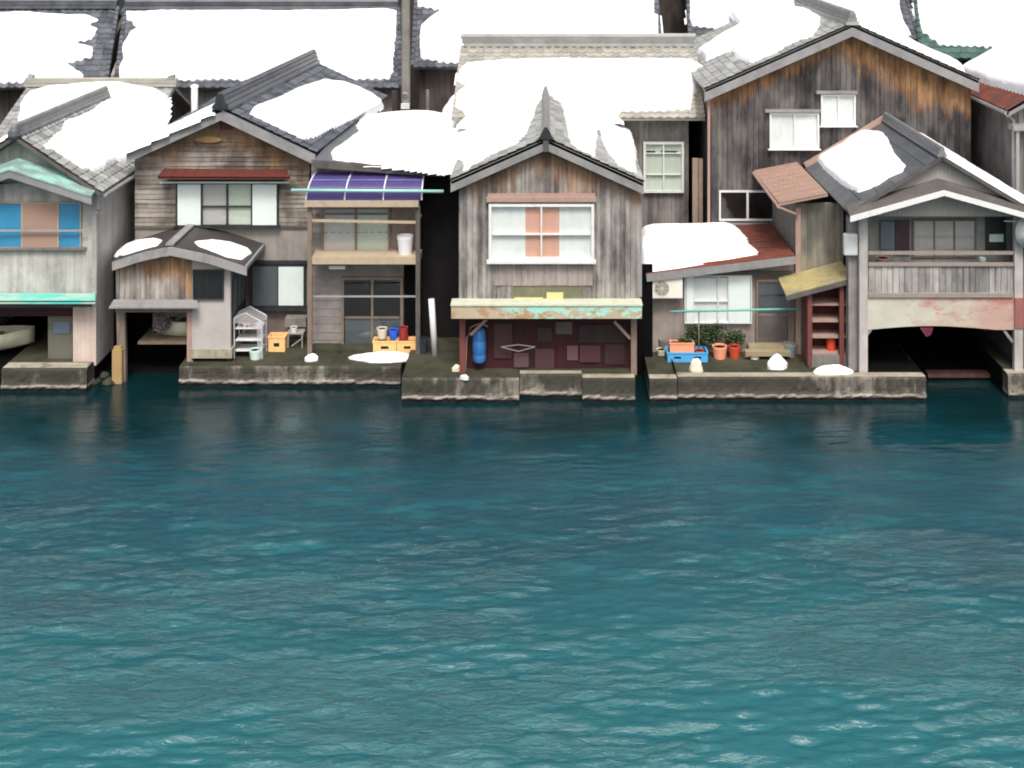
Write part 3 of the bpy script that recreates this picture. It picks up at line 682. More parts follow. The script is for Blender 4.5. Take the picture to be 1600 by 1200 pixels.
# ================================================================ SHED C
xrC, zrC = X(265, 33.6), Z(384, 33.6)
C_ = T('boat_shed', 'low weathered boat shed with two small snow patches on its bent roof', 'boat shed', (xrC, 34.8, .5))
cl, cr = (X(176, 33.6), Z(408, 33.6)), (X(386, 33.6), Z(416, 33.6))
def rC(x):
    return np.interp(x, [cl[0], (cl[0]+xrC)/2, xrC, (cr[0]+xrC)/2, cr[0]], [cl[1], (cl[1]+zrC)/2 + .04, zrC, (cr[1]+zrC)/2 + .06, cr[1]]) 
m = MB(); bb = MB(); nseg = 8; px_ = [cl[0] + (cr[0] - cl[0]) * k / 16 for k in range(17)]
for a, b in zip(px_[:-1], px_[1:]):
    m.hexa([(a, 33.6, rC(a)), (b, 33.6, rC(b)), (b, 35.85, rC(b)), (a, 35.85, rC(a))], [(a, 33.6, rC(a) - .06), (b, 33.6, rC(b) - .06), (b, 35.85, rC(b) - .06), (a, 35.85, rC(a) - .06)])
    bb.hexa([(a, 33.55, rC(a) - .015), (b, 33.55, rC(b) - .015), (b, 33.55, rC(b) - .24), (a, 33.55, rC(a) - .24)], [(a, 33.6, rC(a) - .015), (b, 33.6, rC(b) - .015), (b, 33.6, rC(b) - .24), (a, 33.6, rC(a) - .24)])
rf = m.build('roof', paint('dark_brown_sheet_roof', (.04, .036, .038), .5, .4, (.09, .085, .08)), C_); bb.build('bargeboard', plaster('pale_fascia', (.2, .2, .2), (.34, .34, .34), .2, .7), rf)
m = MB(); m.beam((xrC, 33.6, zrC + .03), (xrC, 35.8, zrC + .03), .22, .05); m.build('ridge_cap', M['fascia'], rf); m = MB(); m.beam((cr[0] - .02, 33.56, cr[1] - .03), (cr[0] - .02, 35.7, cr[1] - .03), .06, .1); m.build('eave_trim', M['fascia'], rf)
wdC = wood('shed_boards', (.42, .39, .36), (.1, .095, .095), warm=(.38, .22, .12), gable=(X(205, 33.95), Z(385, 33.95), .35, .95), warmth=.9)
xa, xb, xc = X(181, 33.95), X(300, 33.95), X(360, 33.95)
rc_ = lambda x: rC(x) - .1
m = MB(); wall(m, (xa, 33.95), (1, 0), (0, -1), xb - xa, Z(474, 33.95), lambda s: rc_(xa + s), 'v', .13, .015); 
m.build('upper_wall', wdC, C_)
plC = plaster('pale_mauve_render', (.36, .34, .33), (.47, .45, .44), .25, stain_amt=.12)
m = MB(); wall(m, (xb, 33.96), (1, 0), (0, -1), xc - xb, Z(547, 33.96), lambda s: rc_(xb + s), 'plain'); m.build('front_wall', plC, C_)
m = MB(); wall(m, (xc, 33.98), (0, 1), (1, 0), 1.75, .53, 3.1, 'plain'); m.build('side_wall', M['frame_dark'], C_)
for k in range(3):
    m = MB(); y0 = 34.25 + k * .48; m.box(xc + .005, xc + .02, y0, y0 + .36, Z(482, 34.6), Z(432, 34.6)); m.build('side_pane', M['dusty_pane'], C_)
part(C_, 'foundation', M['pale_conc'], (298, 546, 362, 560, 33.9, 1.8))
win_px(C_, 302, 421, 350, 467, 33.95, M['frame_dark'], cols=2, fills=[M['dark']], fw=.03, mw=.02)
m = MB(); qa = [(X(178, 33.93), 33.93, Z(468, 33.93)), (X(308, 33.93), 33.93, Z(468, 33.93)), (X(310, 33.6), 33.6, Z(480, 33.6)), (X(170, 33.6), 33.6, Z(480, 33.6))]
m.hexa(qa, [tuple(np.array(k) - (0, 0, .04)) for k in qa]); m.build('canopy', M['fascia'], C_)
part(C_, 'door_beam', M['frame_brown'], (180, 482, 300, 488, 33.92, .12))
part(C_, 'side_post', M['pink_wood'], (292, 487, 301, 600, 33.97, .12))
m = MB(); m.beam((X(192, 34), 34.02, -.3), (X(189, 34), 34.02, Z(484, 34)), .22, .15, up=(0, 1, 0)); m.build('corner_post', wood('old_post', (.25, .21, .18), (.09, .075, .065)), C_)
m = MB(); m.box(xa - .05, xb, 34.6, 35.69, -.4, .06); m.build('slip_shade_lining', M['dark'], C_)  # near-black floor over the water, the shed's inner shade painted in
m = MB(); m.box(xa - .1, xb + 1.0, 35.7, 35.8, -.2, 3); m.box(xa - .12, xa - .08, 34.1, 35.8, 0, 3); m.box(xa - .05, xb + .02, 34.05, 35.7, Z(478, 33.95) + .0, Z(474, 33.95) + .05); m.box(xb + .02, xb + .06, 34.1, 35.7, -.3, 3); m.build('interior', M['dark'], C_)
# yellow mooring post
m = MB(); m.box(X(175, 33.8), X(190, 33.8), 33.8, 33.98, -.4, Z(547, 33.8)); m.box(X(177, 33.8), X(188, 33.8), 33.82, 33.96, Z(547, 33.8), Z(543, 33.8))
tag(m.build('mooring_post', paint('ochre_post', (.36, .25, .11), .75, .45, (.25, .17, .09), sc=4), None), 'squat ochre post standing in the water at the left of the boat shed opening', 'post')
# ================================================================ HOUSE D
D = T('house', 'grey house with purple curved awning over its upper balcony', 'house', (-4.9, 38, .5))
dX0, dX1 = -6.44, X(656, 35.1)
rfD = lambda x: 5.78 + (x + 6.19) * (5.54 - 5.78) / (3.42)
m = MB(); slope(m, (-6.3, 34.7, rfD(-6.3)), (-6.3, 42.4, rfD(-6.3)), (-2.77, 34.7, 5.54), (-2.77, 42.4, 5.54), 'flat', row=.5)
rf = m.build('roof', M['slate'], D); m = MB(); m.beam((-6.3, 34.66, rfD(-6.3) - .1), (-2.77, 34.66, 5.44), .06, .2); m.build('fascia', M['fascia_dark'], rf)
PLANES['D'] = ((-6.19, 34.7, 5.78), (-6.19, 42.4, 5.78), (-2.77, 42.4, 5.54))
sid = wood('grey_lap_siding', (.3, .285, .265), (.12, .11, .1), horiz=True, char=.2)
m = MB(); wall(m, (dX0, 35.1), (1, 0), (0, -1), dX1 - dX0, Z(412, 35.1), lambda s: rfD(dX0 + s) - .1, 'h', .17, .02); m.build('upper_wall', sid, D)
blk = plaster('block_wall', (.17, .155, .15), (.29, .27, .26), .2, sc=2.5)
m = MB(); wall(m, (dX0, 35.15), (1, 0), (0, -1), dX1 - dX0, .5, Z(412, 35.1), 'h', .22, .012); m.build('lower_wall', blk, D)
m = MB(); wall(m, (dX1, 35.12), (0, 1), (1, 0), 7.2, .5, rfD(dX1) - .1, 'v', .2, .015); wall(m, (dX1, 42.3), (-1, 0), (0, 1), dX1 - dX0, .5, rfD(dX1) - .1, 'plain'); m.build('side_wall', wood('dark_side_boards', (.03, .027, .028), (.01, .01, .01)), D)  # boards darkened further, shade of the narrow gap put into their colour
# balcony
yb_ = 34.3; bx0, bx1 = X(486, yb_), X(655, yb_)
m = MB(); m.box(bx0, bx1, yb_, 35.08, Z(413, yb_), Z(402, yb_)); bal = m.build('balcony', M['frame_tan'], D)
m = MB()
for zz in (345,): m.beam((bx0, yb_ + .04, Z(zz, yb_)), (bx1, yb_ + .04, Z(zz + 3, yb_)), .05, .07)
m.beam((bx0 + .03, yb_ + .04, Z(344, yb_)), (bx0 + .03, 35.1, Z(344, yb_)), .05, .06); m.beam((bx1 - .03, yb_ + .04, Z(347, yb_)), (bx1 - .03, 35.1, Z(347, yb_)), .05, .06); m.build('rail', M['frame_tan'], bal)
m = MB(); m.box(X(515, 34.6), X(540, 34.6), 34.5, 34.7, Z(419, 34.6), Z(414, 34.6)); m.build('lamp', M['offwhite'], bal)
for px in (484, 653):
    m = MB(); m.box(X(px - 3.5, yb_), X(px + 3.5, yb_), yb_ - .02, yb_ + .08, .53, Z(322, yb_)); m.build('post', M['frame_brown'] if px == 484 else M['fascia_dark'], D)
part(D, 'clothes_rail', M['steel'], (486, 462.2, 650, 464.6, 34.42, .035))
# awning
ax0, ax1 = X(478, 34.2), X(659, 34.2); NA = 12; prof = []
for k in range(NA + 1):
    t = k / NA * math.pi / 2; prof.append((35.05 - .85 * math.sin(t) , Z(313, 34.2) + (Z(269, 35.05) - Z(313, 34.2)) * math.cos(t) ** .9))
m = MB(); vs = []; fs = []
for k, (y, z) in enumerate(prof):
    u = k / NA; vs += [(ax0 * u + X(495, 35.05) * (1-u), y, z), (ax1 * u + X(664, 35.05) * (1-u), y, z)]
    if k: fs.append((2*k-2, 2*k-1, 2*k+1, 2*k))
m.add(vs, fs); aw = m.build('awning', M['awning'], D, True)
for j in range(4):
    t_ = j / 3; m = MB(); m.tube([(np.array(vs[2*k]) * (1-t_) + np.array(vs[2*k+1]) * t_) + np.array([0, -.012, .012]) for k in range(NA + 1)], .02, 6); m.build('rib', M['pvc'], aw)
m = MB()
for kk in (5, 8): m.tube([np.array(vs[2*kk]) + (0, -.01, .01), np.array(vs[2*kk+1]) + (0, -.01, .01)], .012, 6)
m.build('cross_bar', M['fascia'], aw)
m = MB(); m.box(ax0 - .03, X(654, 34.2), 34.16, 34.3, Z(323, 34.2), Z(313, 34.2)); m.build('awning_beam', M['frame_tan'], D)
win_px(D, 503, 322, 610, 395, 35.08, M['frame_brown'], cols=2, rails=(.84,), fills=[M['grey_cloth'], M['green_cloth']], fw=.06, mw=.06, proud=.08)
part(D, 'panel', M['frame_brown'], (612, 324, 654, 400, 35.05, .02))
win_px(D, 534, 432, 630, 545, 35.12, M['frame_brown'], cols=2, rails=(.44,), fills=[M['dusty_pane'] if False else M['dark'], M['dark']], fw=.07, mw=.06, name='door', proud=.08)
part(D, 'door_kick_panel', M['dusty_pane'], (539, 498, 626, 540, 35.1, .01))
part(D, 'step', M['moss_conc'], (484, 546, 655, 556, 34.62, .5))
part(D, 'corner_board', M['dark'], (631, 414, 655, 546, 35.08, .03))
# ================================================================ HOUSE E (centre)
xrE, zrE = X(853, 32.6), Z(217, 32.6)
E = T('boathouse', 'central weathered plank boathouse with white framed window and maroon lower front', 'boathouse', (xrE, 36, .6), 'gable fronted boathouses on the waterfront')
eL, eR = (X(704, 32.6), Z(283, 32.6)), (X(1006, 32.6), Z(286, 32.6))
rE = rooftop(*eL, xrE, zrE, *eR, .2)
wdE = wood('grey_brown_planks', (.38, .365, .345), (.085, .082, .08), warm=(.34, .2, .12), gable=(xrE - .3, zrE + .05, .42, 1.15), char=.45, warmth=.8)
x0, x1 = X(717, 32.9), X(1000, 32.9)
shell(E, x0, x1, 32.9, 39.9, Z(478, 32.9), rE, xrE, wdE, wdE, 'v', 'plain', .125, sides='LRB')
gable(E, *eL, xrE, zrE, *eR, 32.6, 40.3, M['tile_grey'], fas=M['fascia'], fh=.27, key='E', cap=.16)
m = MB(); cz = zrE; m.extr([(xrE - .22, cz), (xrE + .22, cz), (xrE + .15, cz + .08), (xrE + .1, cz + .2), (xrE + .04, cz + .3), (xrE - .04, cz + .3), (xrE - .1, cz + .2), (xrE - .15, cz + .08)], 32.5, 32.62); m.build('ridge_ornament', M['frame_dark'], E)
m = MB(); m.box(xrE - .07, xrE + .07, 32.52, 32.6, zrE - .32, zrE - .03); m.build('gable_pendant', M['fascia_dark'], E)
win_px(E, 764, 317, 928, 405, 32.86, M['white'], cuts=[0, .34, .5, .68, 1], nomull=(0, 2), rails=(.46,), fills=[M['white_cloth'], M['orange_cloth'], M['orange_cloth'], M['white_cloth']], fw=.07, mw=.04, sill=.07, proud=.14)
part(E, 'lintel', M['pink_wood'], (760, 309, 932, 316, 32.7, .18), (762, 303, 930, 309, 32.8, .08))
fr = wood('faded_plank_panel', (.36, .32, .3), (.18, .155, .15), char=.1)
m = MB(); wall(m, (X(772, 32.86), 32.86), (1, 0), (0, -1), X(926, 32.86) - X(772, 32.86), Z(446, 32.86), Z(412, 32.86), 'v', .14, .01, back=.02); m.build('repair_panel', fr, E)
win_px(E, 800, 445, 910, 473, 32.88, M['frame_brown'], cols=3, fills=[paint('olive_dusk_board', (.13, .14, .09), .6, .5, (.3, .28, .12))], fw=.025, mw=.03, proud=.03)
# canopy box with flaking paint
n = N('flaking_canopy_paint'); fl = n.sm(n.math('ADD', n.noise((3, 3, 5), 5, .7, 4), n.math('MULTIPLY', n.sm(n.z, Z(496, 32.4), Z(474, 32.4)), .16)), .52, .6)
fx = n.math('MULTIPLY', n.sm(n.x, X(770, 32.4), X(800, 32.4)), 1)
c1 = n.mix(n.noise((3, 3, 3), 4, .6), (.36, .29, .2), (.5, .44, .33)); c1 = n.mix(n.math('MULTIPLY', n.sm(n.noise((2.5, 2, 2.5), 4, .6, 11), .5, .62), .7), c1, (.34, .19, .08))
flk = n.pbr(n.mix(n.math('MULTIPLY', fl, fx), c1, (.33, .62, .52)), .7)
m = MB(); m.box(X(705, 32.4), X(1003, 32.4), 32.4, 32.88, Z(498, 32.4), Z(478, 32.4)); cn = m.build('canopy', flk, E)
m = MB(); m.box(X(704, 32.4), X(1004, 32.4), 32.37, 32.885, Z(478, 32.4) + .002, Z(475.5, 32.4)); m.build('coping', paint('pale_green_coping', (.5, .55, .43), .7, .5, (.36, .33, .22)), cn)
part(E, 'yellow_basin', paint('pale_yellow', (.62, .55, .25), .6, .3), (854, 457, 880, 471, 32.845, .03), (803, 465, 848, 471, 32.85, .025))
# maroon lower front
m = MB(); wall(m, (X(719, 33.25), 33.25), (1, 0), (0, -1), X(992, 33.25) - X(719, 33.25), .6, Z(492, 33.2), 'v', .24, .012); m.build('lower_wall', M['maroon'], E)
m = MB(); m.box(x0 + .06, x0 + .1, 33.3, 39.8, .6, 3.2); m.box(x1 - .1, x1 - .06, 33.3, 39.8, .6, 3.2); m.build('lower_side_wall', M['dark'], E)
for i_, (a0, b0, a1, b1, c_) in enumerate(((772, 506, 800, 560, (.06, .022, .026)), (803, 552, 826, 574, (.1, .06, .06)), (840, 512, 862, 534, (.03, .018, .02)), (836, 545, 866, 578, (.065, .03, .034)), (905, 508, 978, 536, (.02, .01, .012)), (906, 540, 938, 566, (.07, .025, .03)), (945, 538, 976, 570, (.035, .014, .018)))):
    m = MB(); bp(m, a0, b0, a1, b1, 33.2 - .02 * (i_ % 2), .02 + .02 * (i_ % 2)); m.build('faded_panel', paint('faded_maroon_%d' % i_, c_, .55, .5, (.05, .035, .035), sc=3), E)
m = MB(); m.tube([(X(727, 33.0), 33.05, Z(582, 33)), (X(729, 33.0), 33.05, Z(530, 33)), (X(736, 33.0), 33.05, Z(512, 33)), (X(750, 33), 33.05, Z(506, 33)), (X(762, 33), 33.05, Z(511, 33))], .02, 8); m.build('hose_arch', M['pink_wood'], E)
for a in (718, 986):
    m = MB(); bp(m, a, 498, a + 9, 586, 32.86, .15); m.build('post', paint('red_brown_post', (.16, .045, .04), .7, .5) if a == 718 else M['frame_brown'], E)
m = MB(); m.beam((X(735, 32.9), 32.95, Z(524, 32.9)), (X(760, 32.9), 32.95, Z(500, 32.9)), .06, .07); m.beam((X(985, 32.9), 32.95, Z(530, 32.9)), (X(960, 32.9), 32.95, Z(503, 32.9)), .06, .07); m.build('brace', M['pink_wood'], E)
m = MB(); bp(m, 868, 503, 894, 522, 33.2, .03); m.build('notice_board', M['fascia_dark'], E)
m = MB(); bp(m, 886, 540, 903, 563, 33.2, .02); m.build('patch_board', paint('mauve_patch', (.13, .06, .07), .7), E)
m = MB(); q = [(X(783, 32.95), 33.0, Z(542, 33)), (X(810, 33), 32.98, Z(538, 33)), (X(836, 33), 33.0, Z(542, 33)), (X(810, 33), 33.05, Z(550, 33))]
for a, b in zip(q, q[1:] + q[:1]): m.beam(a, b, .015, .02)
hk = m.build('hoist_frame', M['steel'], E)
m = MB(); m.tube([(X(1002, 32.7), 32.7, 5.3), (X(1001, 32.9), 32.92, 5.0), (X(1001, 32.9), 32.92, 2.6)], .035, 8); m.build('downpipe', M['steel'], E)
m = MB(); m.box(-3.5, -2.2, 35.6, 35.7, .5, 5.3); m.build('alley_blackout', wood('alley_blackout_wood', (.012, .011, .012), (.005, .005, .006)), E); m = MB(); m.box(2.5, 2.95, 34.4, 34.5, -.3, 3.0); m.build('alley_blackout', M['dark'], E)  # added near-black fillers that make the gaps on both sides look unlit
# ================================================================ HOUSE F (big, behind centre)
Fh = T('house', 'large house with pale tiled ridge and deep snow behind the central boathouse', 'house', (1, 43.5, .5), 'houses behind the boathouses')
fx0, fx1, fzr, fze = -2.86, 5.2, Z(72, 43.5), 6.15
m = MB(); slope(m, (fx0, 39.3, fze), (fx1 - .2, 39.3, fze), (fx0, 43.5, fzr), (fx1, 43.5, fzr)); slope(m, (fx0, 47.7, fze), (fx1, 47.7, fze), (fx0, 43.5, fzr), (fx1, 43.5, fzr)); rf = m.build('roof', M['tile_pale'], Fh)
m = MB(); m.box(fx0 + .1, fx1 - .1, 43.32, 43.68, fzr, fzr + .1); m.box(fx0 + .05, fx1 - .05, 43.36, 43.64, fzr + .1, fzr + .3); m.tube([(fx0, 43.5, fzr + .34), (fx1, 43.5, fzr + .34)], .1, 10)
m.build('ridge_cap', M['tile_grey'], rf)
PLANES['F'] = ((fx0, 39.3, fze), (fx0, 43.5, fzr), (fx1, 43.5, fzr))
wF = wood('grey_back_planks', (.27, .26, .245), (.11, .105, .1), char=.3)
fw1 = X(1076, 40)
m = MB(); wall(m, (fx0 + .5, 40), (1, 0), (0, -1), fw1 - fx0 - .5, .5, fze + .05, 'v', .15); m.build('wall', wF, Fh)
m = MB(); wall(m, (fw1, 40.02), (0, 1), (1, 0), 7, .5, lambda s: fze + .1 + (fzr - fze) * (1 - abs(s - 3.5) / 3.5) * .9, 'plain', apex=3.5); wall(m, (fx0 + .5, 47), (0, -1), (-1, 0), 7, .5, lambda s: fze + .1 + (fzr - fze) * (1 - abs(s - 3.5) / 3.5) * .9, 'v', apex=3.5)
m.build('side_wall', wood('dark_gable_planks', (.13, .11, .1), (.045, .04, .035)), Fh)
win_px(Fh, 1005, 221, 1068, 300, 39.95, M['offwhite'], cols=2, rails=(.36, .78), fills=[M['green_cloth']], fw=.07, mw=.04, proud=.12)
part(Fh, 'window_slot', M['frame_dark'], (1010, 236, 1024, 240, 39.86, .02), (1033, 236, 1058, 240, 39.86, .02))
part(Fh, 'skirt_board', M['dark'], (990, 360, 1076, 380, 39.9, .05))
# ================================================================ HOUSE H (big dark, right)
xrH, zrH = X(1332, 38), Z(38, 38)
Hh = T('house', 'tall dark plank house with orange brown boards under its wide grey gable', 'house', (9.2, 43, .5), 'houses behind the boathouses')
hL, hR = (X(1101, 38), Z(140, 38)), (X(1530, 38), Z(126, 38))
rH = rooftop(*hL, xrH, zrH, *hR, .22)
hx0, hx1 = X(1111, 38.4), X(1517, 38.4)
wdH = wood('charred_planks', (.155, .145, .14), (.034, .034, .037), warm=(.34, .19, .095), gable=(xrH - .6, zrH - .25, .42, 1.15), char=.8, warmth=.92)
shell(Hh, hx0, hx1, 38.4, 47.8, .5, rH, xrH, wdH, wdH, 'v', 'plain', .16)
gable(Hh, *hL, xrH, zrH, *hR, 38.0, 48.2, M['tile_grey'], fas=M['fascia'], fh=.34, key='H', cap=.26)
for a in ((1202, 176, 1279, 232), (1282, 147, 1336, 196)):
    w_ = win_px(Hh, *a, 38.36, M['white'], cols=2, fills=[M['white_cloth']], fw=.05, mw=.02, proud=.1, sill=.03)
    m = MB(); bp(m, a[0] - 6, a[1] - 4, a[2] + 4, a[1], 38.2, .18); m.build('hood', M['fascia'], w_)
win_px(Hh, 1123, 297, 1212, 344, 38.36, M['offwhite'], cols=2, fills=[M['dark']], fw=.05, mw=.06, proud=.1)
m = MB(); m.tube([(hL[0] + .05, 38.05, hL[1] - .1), (X(1108, 38.2), 38.25, hL[1] - .3), (X(1108, 38.2), 38.3, .6)], .045, 8); m.build('downpipe', M['pink_wood'], Hh)
part(Hh, 'flashing', M['steel'], (1103, 348, 1212, 351, 38.3, .05))
# narrow board stack in the gap between F and H
m = MB()
for px, w_ in ((1082, 9), (1092, 6)): bp(m, px, 240 + random.uniform(0, 12), px + w_, 372, 39.0 + random.uniform(0, .1), .06)
tag(m.build('leaning_board', paint('faded_brown_board', (.26, .2, .155), .8, .4), None), 'tall pale brown boards standing in the dark gap left of the dark plank house', 'boards')
# ================================================================ HOUSE G (courtyard lean-to)
G = T('house', 'low lean-to house with snow and rusty red sheet roof over the plant courtyard', 'house', (4.8, 36, .5))
gl, gr = (X(1010, 34.4), Z(428, 34.4)), (X(1243, 34.4), Z(400, 34.4))
rG = lambda x: gl[1] + (x - gl[0]) / (gr[0] - gl[0]) * (gr[1] - gl[1])
gb = 38.34
m = MB(); slope(m, (gl[0], 34.4, gl[1]), (gl[0], gb, gl[1] + .1), (gr[0], 34.4, gr[1]), (gr[0], gb, gr[1] - .08), 'ribs', pitch=.3); rf = m.build('roof', M['rust_roof'], G)
m = MB(); m.beam((gl[0], 34.37, gl[1] - .1), (gr[0], 34.37, gr[1] - .1), .05, .2); m.build('fascia', M['fascia'], rf)
PLANES['G'] = ((gl[0], 34.4, gl[1]), (gl[0], gb, gl[1] + .12), (gr[0], gb, gr[1] + .0))
gx0, gx1 = X(1016, 34.8), 6.86
plG = plaster('brownish_house_render', (.2, .175, .16), (.36, .32, .3), .6, stain_amt=.3)
m = MB(); wall(m, (gx0, 34.8), (1, 0), (0, -1), gx1 - gx0, .5, lambda s: rG(gx0 + s) - .08, 'plain'); wall(m, (gx0, 38.3), (0, -1), (-1, 0), 3.5, .5, rG(gx0) - .06, 'plain'); m.build('wall', plG, G)
part(G, 'top_board', M['fascia_dark'], (1016, 424, 1238, 434, 34.74, .04))
win_px(G, 1069, 429, 1174, 504, 34.76, M['offwhite'], cuts=[0, .12, .5, .66, 1], rails=(.46,), fills=[(M['shutter'],), M['white_cloth'], M['white_cloth'], (M['shutter'],)], fw=.035, mw=.035, proud=.1)
win_px(G, 1181, 436, 1234, 538, 34.76, M['frame_brown'], cols=1, rails=(.46,), fills=[paint('dark_blue_grey_door', (.05, .065, .08), .4, .4)], fw=.05, mw=.05, name='door', proud=.08)
part(G, 'door_panel', M['fascia_dark'], (1185, 492, 1230, 535, 34.7, .01))
part(G, 'door_step', plaster('ochre_step', (.2, .17, .1), (.34, .29, .19), .1), (1170, 541, 1238, 549, 34.4, .3), (1165, 550, 1236, 557, 34.15, .24))
m = MB(); m.tube([(X(1014, 34.7), 34.7, gl[1] - .1), (X(1014, 34.7), 34.7, .5)], .035, 8); m.build('downpipe', M['steel'], G)
m = MB(); m.box(X(1240, 34.8), gx1, 34.7, 34.78, .5, rG(6.8) - .1); m.build('corner_board', M['pink_wood'], G)
# ================================================================ HOUSE I (right front) + annex
xrI, zrI = X(1472, 32.8), Z(245, 32.8)
I = T('boathouse', 'right hand boathouse with plank balcony over a dark boat opening', 'boathouse', (xrI, 35.5, .5), 'gable fronted boathouses on the waterfront')
iL, iR = (X(1326, 32.8), Z(333, 32.8)), (xrI + 2.5, Z(335, 32.8))
gable(I, *iL, xrI, zrI, *iR, 32.8, 38.3, M['slate'], 'flat', fas=None, key='I', cap=.16, row=.45, capmat=paint('ridge_sheet', (.2, .21, .22), .45, .3))
rI = rooftop(*iL, xrI, zrI, *iR, .1)
m = MB()
for e in (iL, iR): m.beam((e[0], 32.79, e[1] - .02), (xrI, 32.79, zrI - .02), .05, .1)
m.build('bargeboard', M['fascia_dark'], I)
m = MB(); m.beam((iL[0], 38.3, iL[1] + .1), (xrI, 38.3, zrI + .1), .08, .16); m.build('verge_trim', M['pink_wood'], I)
gpn = corr('grey_gable_sheet', (.27, .265, .25), (.36, .35, .33), 'x', 60, .3)
ix0, ix1 = X(1347, 33.1), xrI + 2.3
m = MB(); wall(m, (ix0 - .1, 33.0), (1, 0), (0, -1), ix1 - ix0 + .2, Z(338, 33), lambda s: rI(ix0 - .1 + s), 'plain', apex=xrI - ix0 + .1, back=.3); m.build('gable_wall', gpn, I)
# bent hood below the gable: dark strip and white fascia
ha, he = Z(292, 32.5), Z(333, 32.5); hx = X(1475, 32.5); hl, hr = X(1328, 32.5), 2 * X(1475, 32.5) - X(1328, 32.5); m = MB(); m2 = MB()
for e in (hl, hr):
    m.hexa([(hx, 32.98, ha + .12), (e, 32.98, he + .08), (e, 32.5, he - .06), (hx, 32.5, ha - .06)], [(hx, 32.98, ha + .06), (e, 32.98, he + .02), (e, 32.5, he - .1), (hx, 32.5, ha - .1)])
    m2.hexa([(hx, 32.45, ha - .08), (e, 32.45, he - .08), (e, 32.45, he - .22), (hx, 32.45, ha - .22)], [(hx, 32.5, ha - .08), (e, 32.5, he - .08), (e, 32.5, he - .22), (hx, 32.5, ha - .22)])
hd = m.build('hood', M['fascia_dark'], I); m2.build('fascia', M['white'], hd)
ygl = 33.9
n_ = plaster('dim_balcony_wall', (.2, .215, .2), (.36, .375, .35), .6, stain_amt=.4)
m = MB(); m.box(ix0, ix1, ygl, ygl + .12, Z(470, 33.1), rI(ix0 + .3)); m.box(ix0 + .4, ix1 - .4, ygl, ygl + .1, rI(ix0 + .3) + .002, rI(ix0 + .3) + .25); m.build('balcony_back_wall', n_, I)
win_px(I, 1425, 342, 1525, 402, ygl - .01, M['frame_brown'], cols=3, fills=[M['grey_cloth']], fw=.05, mw=.04, proud=.05)
part(I, 'shelf_board', M['frame_tan'], (1420, 334, 1520, 338, ygl - .3, .25))
m = MB(); bp(m, 1376, 346, 1398, 390, ygl - .12, .08); m.build('blue_panel', paint('blue_grey_panel', (.12, .17, .2), .4, .3), I)
m = MB(); bp(m, 1399, 345, 1421, 398, ygl - .08, .05); m.build('dark_panel', paint('dark_maroon_panel', (.05, .03, .045), .5, .3), I)
m = MB(); bp(m, 1541, 341, 1572, 392, ygl - .1, .06); m.build('notice_panel', M['frame_dark'], I)
m = MB(); bp(m, 1546, 366, 1568, 378, ygl - .13, .02); m.build('notice_paper', M['mint'], I)
pw = plaster('pale_post_wood', (.3, .28, .27), (.5, .48, .47), .6, stain_amt=.3)
for px in (1349, 1591): m = MB(); m.box(X(px - 7, 33.1), X(px + 6, 33.1), 33.04, 33.2, .55, Z(333, 33.1)); m.build('post', pw, I)
m = MB(); bp(m, 1357, 393, 1584, 398, 33.05, .06); bp(m, 1357, 411, 1584, 416, 33.06, .08); bp(m, 1357, 459, 1584, 465, 33.02, .12); m.build('balcony_rail', paint('weathered_rail', (.27, .24, .215), .75, .5, (.16, .14, .12)), I)
wb = wood('balcony_planks', (.42, .41, .39), (.15, .15, .15), char=.2, contrast=1.3)
m = MB(); wall(m, (X(1357, 33.1), 33.14), (1, 0), (0, -1), X(1584, 33.1) - X(1357, 33.1), Z(460, 33.1), Z(414, 33.1), 'v', .17, .02, back=.03); m.build('balustrade', wb, I)
m = MB(); m.box(ix0, ix1, 33.15, ygl, Z(468, 33.1), Z(462, 33.1)); m.build('balcony_floor', M['frame_brown'], I)
# painted beam with red wash and arched underside
n = N('pale_green_beam_red_stain'); ns = n.noise((1.1, 1.1, 2.2), 5, .65, 3)
cx = n.math('ADD', n.math('MULTIPLY', n.sm(n.x, X(1400, 33), X(1560, 33)), .5), n.math('SUBTRACT', ns, .5))
c0 = n.mix(n.noise((2, 2, 2), 5, .65), (.34, .35, .29), (.6, .6, .51)); c0 = n.mix(n.math('MULTIPLY', n.sm(cx, .1, .5), .85), c0, (.42, .27, .23))
rd = n.sm(n.math('ADD', n.noise((1.6, 1, 3.5), 4, .7, 21), n.math('MULTIPLY', n.sm(n.z, Z(512, 33), Z(470, 33)), .12)), .56, .76)
c0 = n.mix(n.math('MULTIPLY', rd, n.math('MULTIPLY', n.sm(n.x, X(1400, 33), X(1440, 33)), .6)), c0, (.42, .08, .07))
bm = n.pbr(c0, .75)
m = MB(); NB = 16; za = lambda u: Z(516 - 6 * math.sin(math.pi * min(1, u * 1.15)) , 33.05)
xA, xB = X(1356, 33.05), X(1585, 33.05)
for k in range(NB):
    u0, u1 = k / NB, (k+1) / NB; a, b = xA + (xB - xA) * u0, xA + (xB - xA) * u1
    m.hexa([(a, 33.08, za(u0)), (b, 33.08, za(u1)), (b, 33.08, Z(466, 33.05)), (a, 33.08, Z(466, 33.05))], [(a, 33.2, za(u0)), (b, 33.2, za(u1)), (b, 33.2, Z(466, 33.05)), (a, 33.2, Z(466, 33.05))])
m.build('beam', bm, I)
m = MB(); m.box(X(1584, 33.1), X(1597, 33.1), 33.0, 33.03, Z(511, 33.1), Z(464, 33.1)); m.build('red_board', paint('faded_red_board', (.32, .11, .1), .6, .6), I)
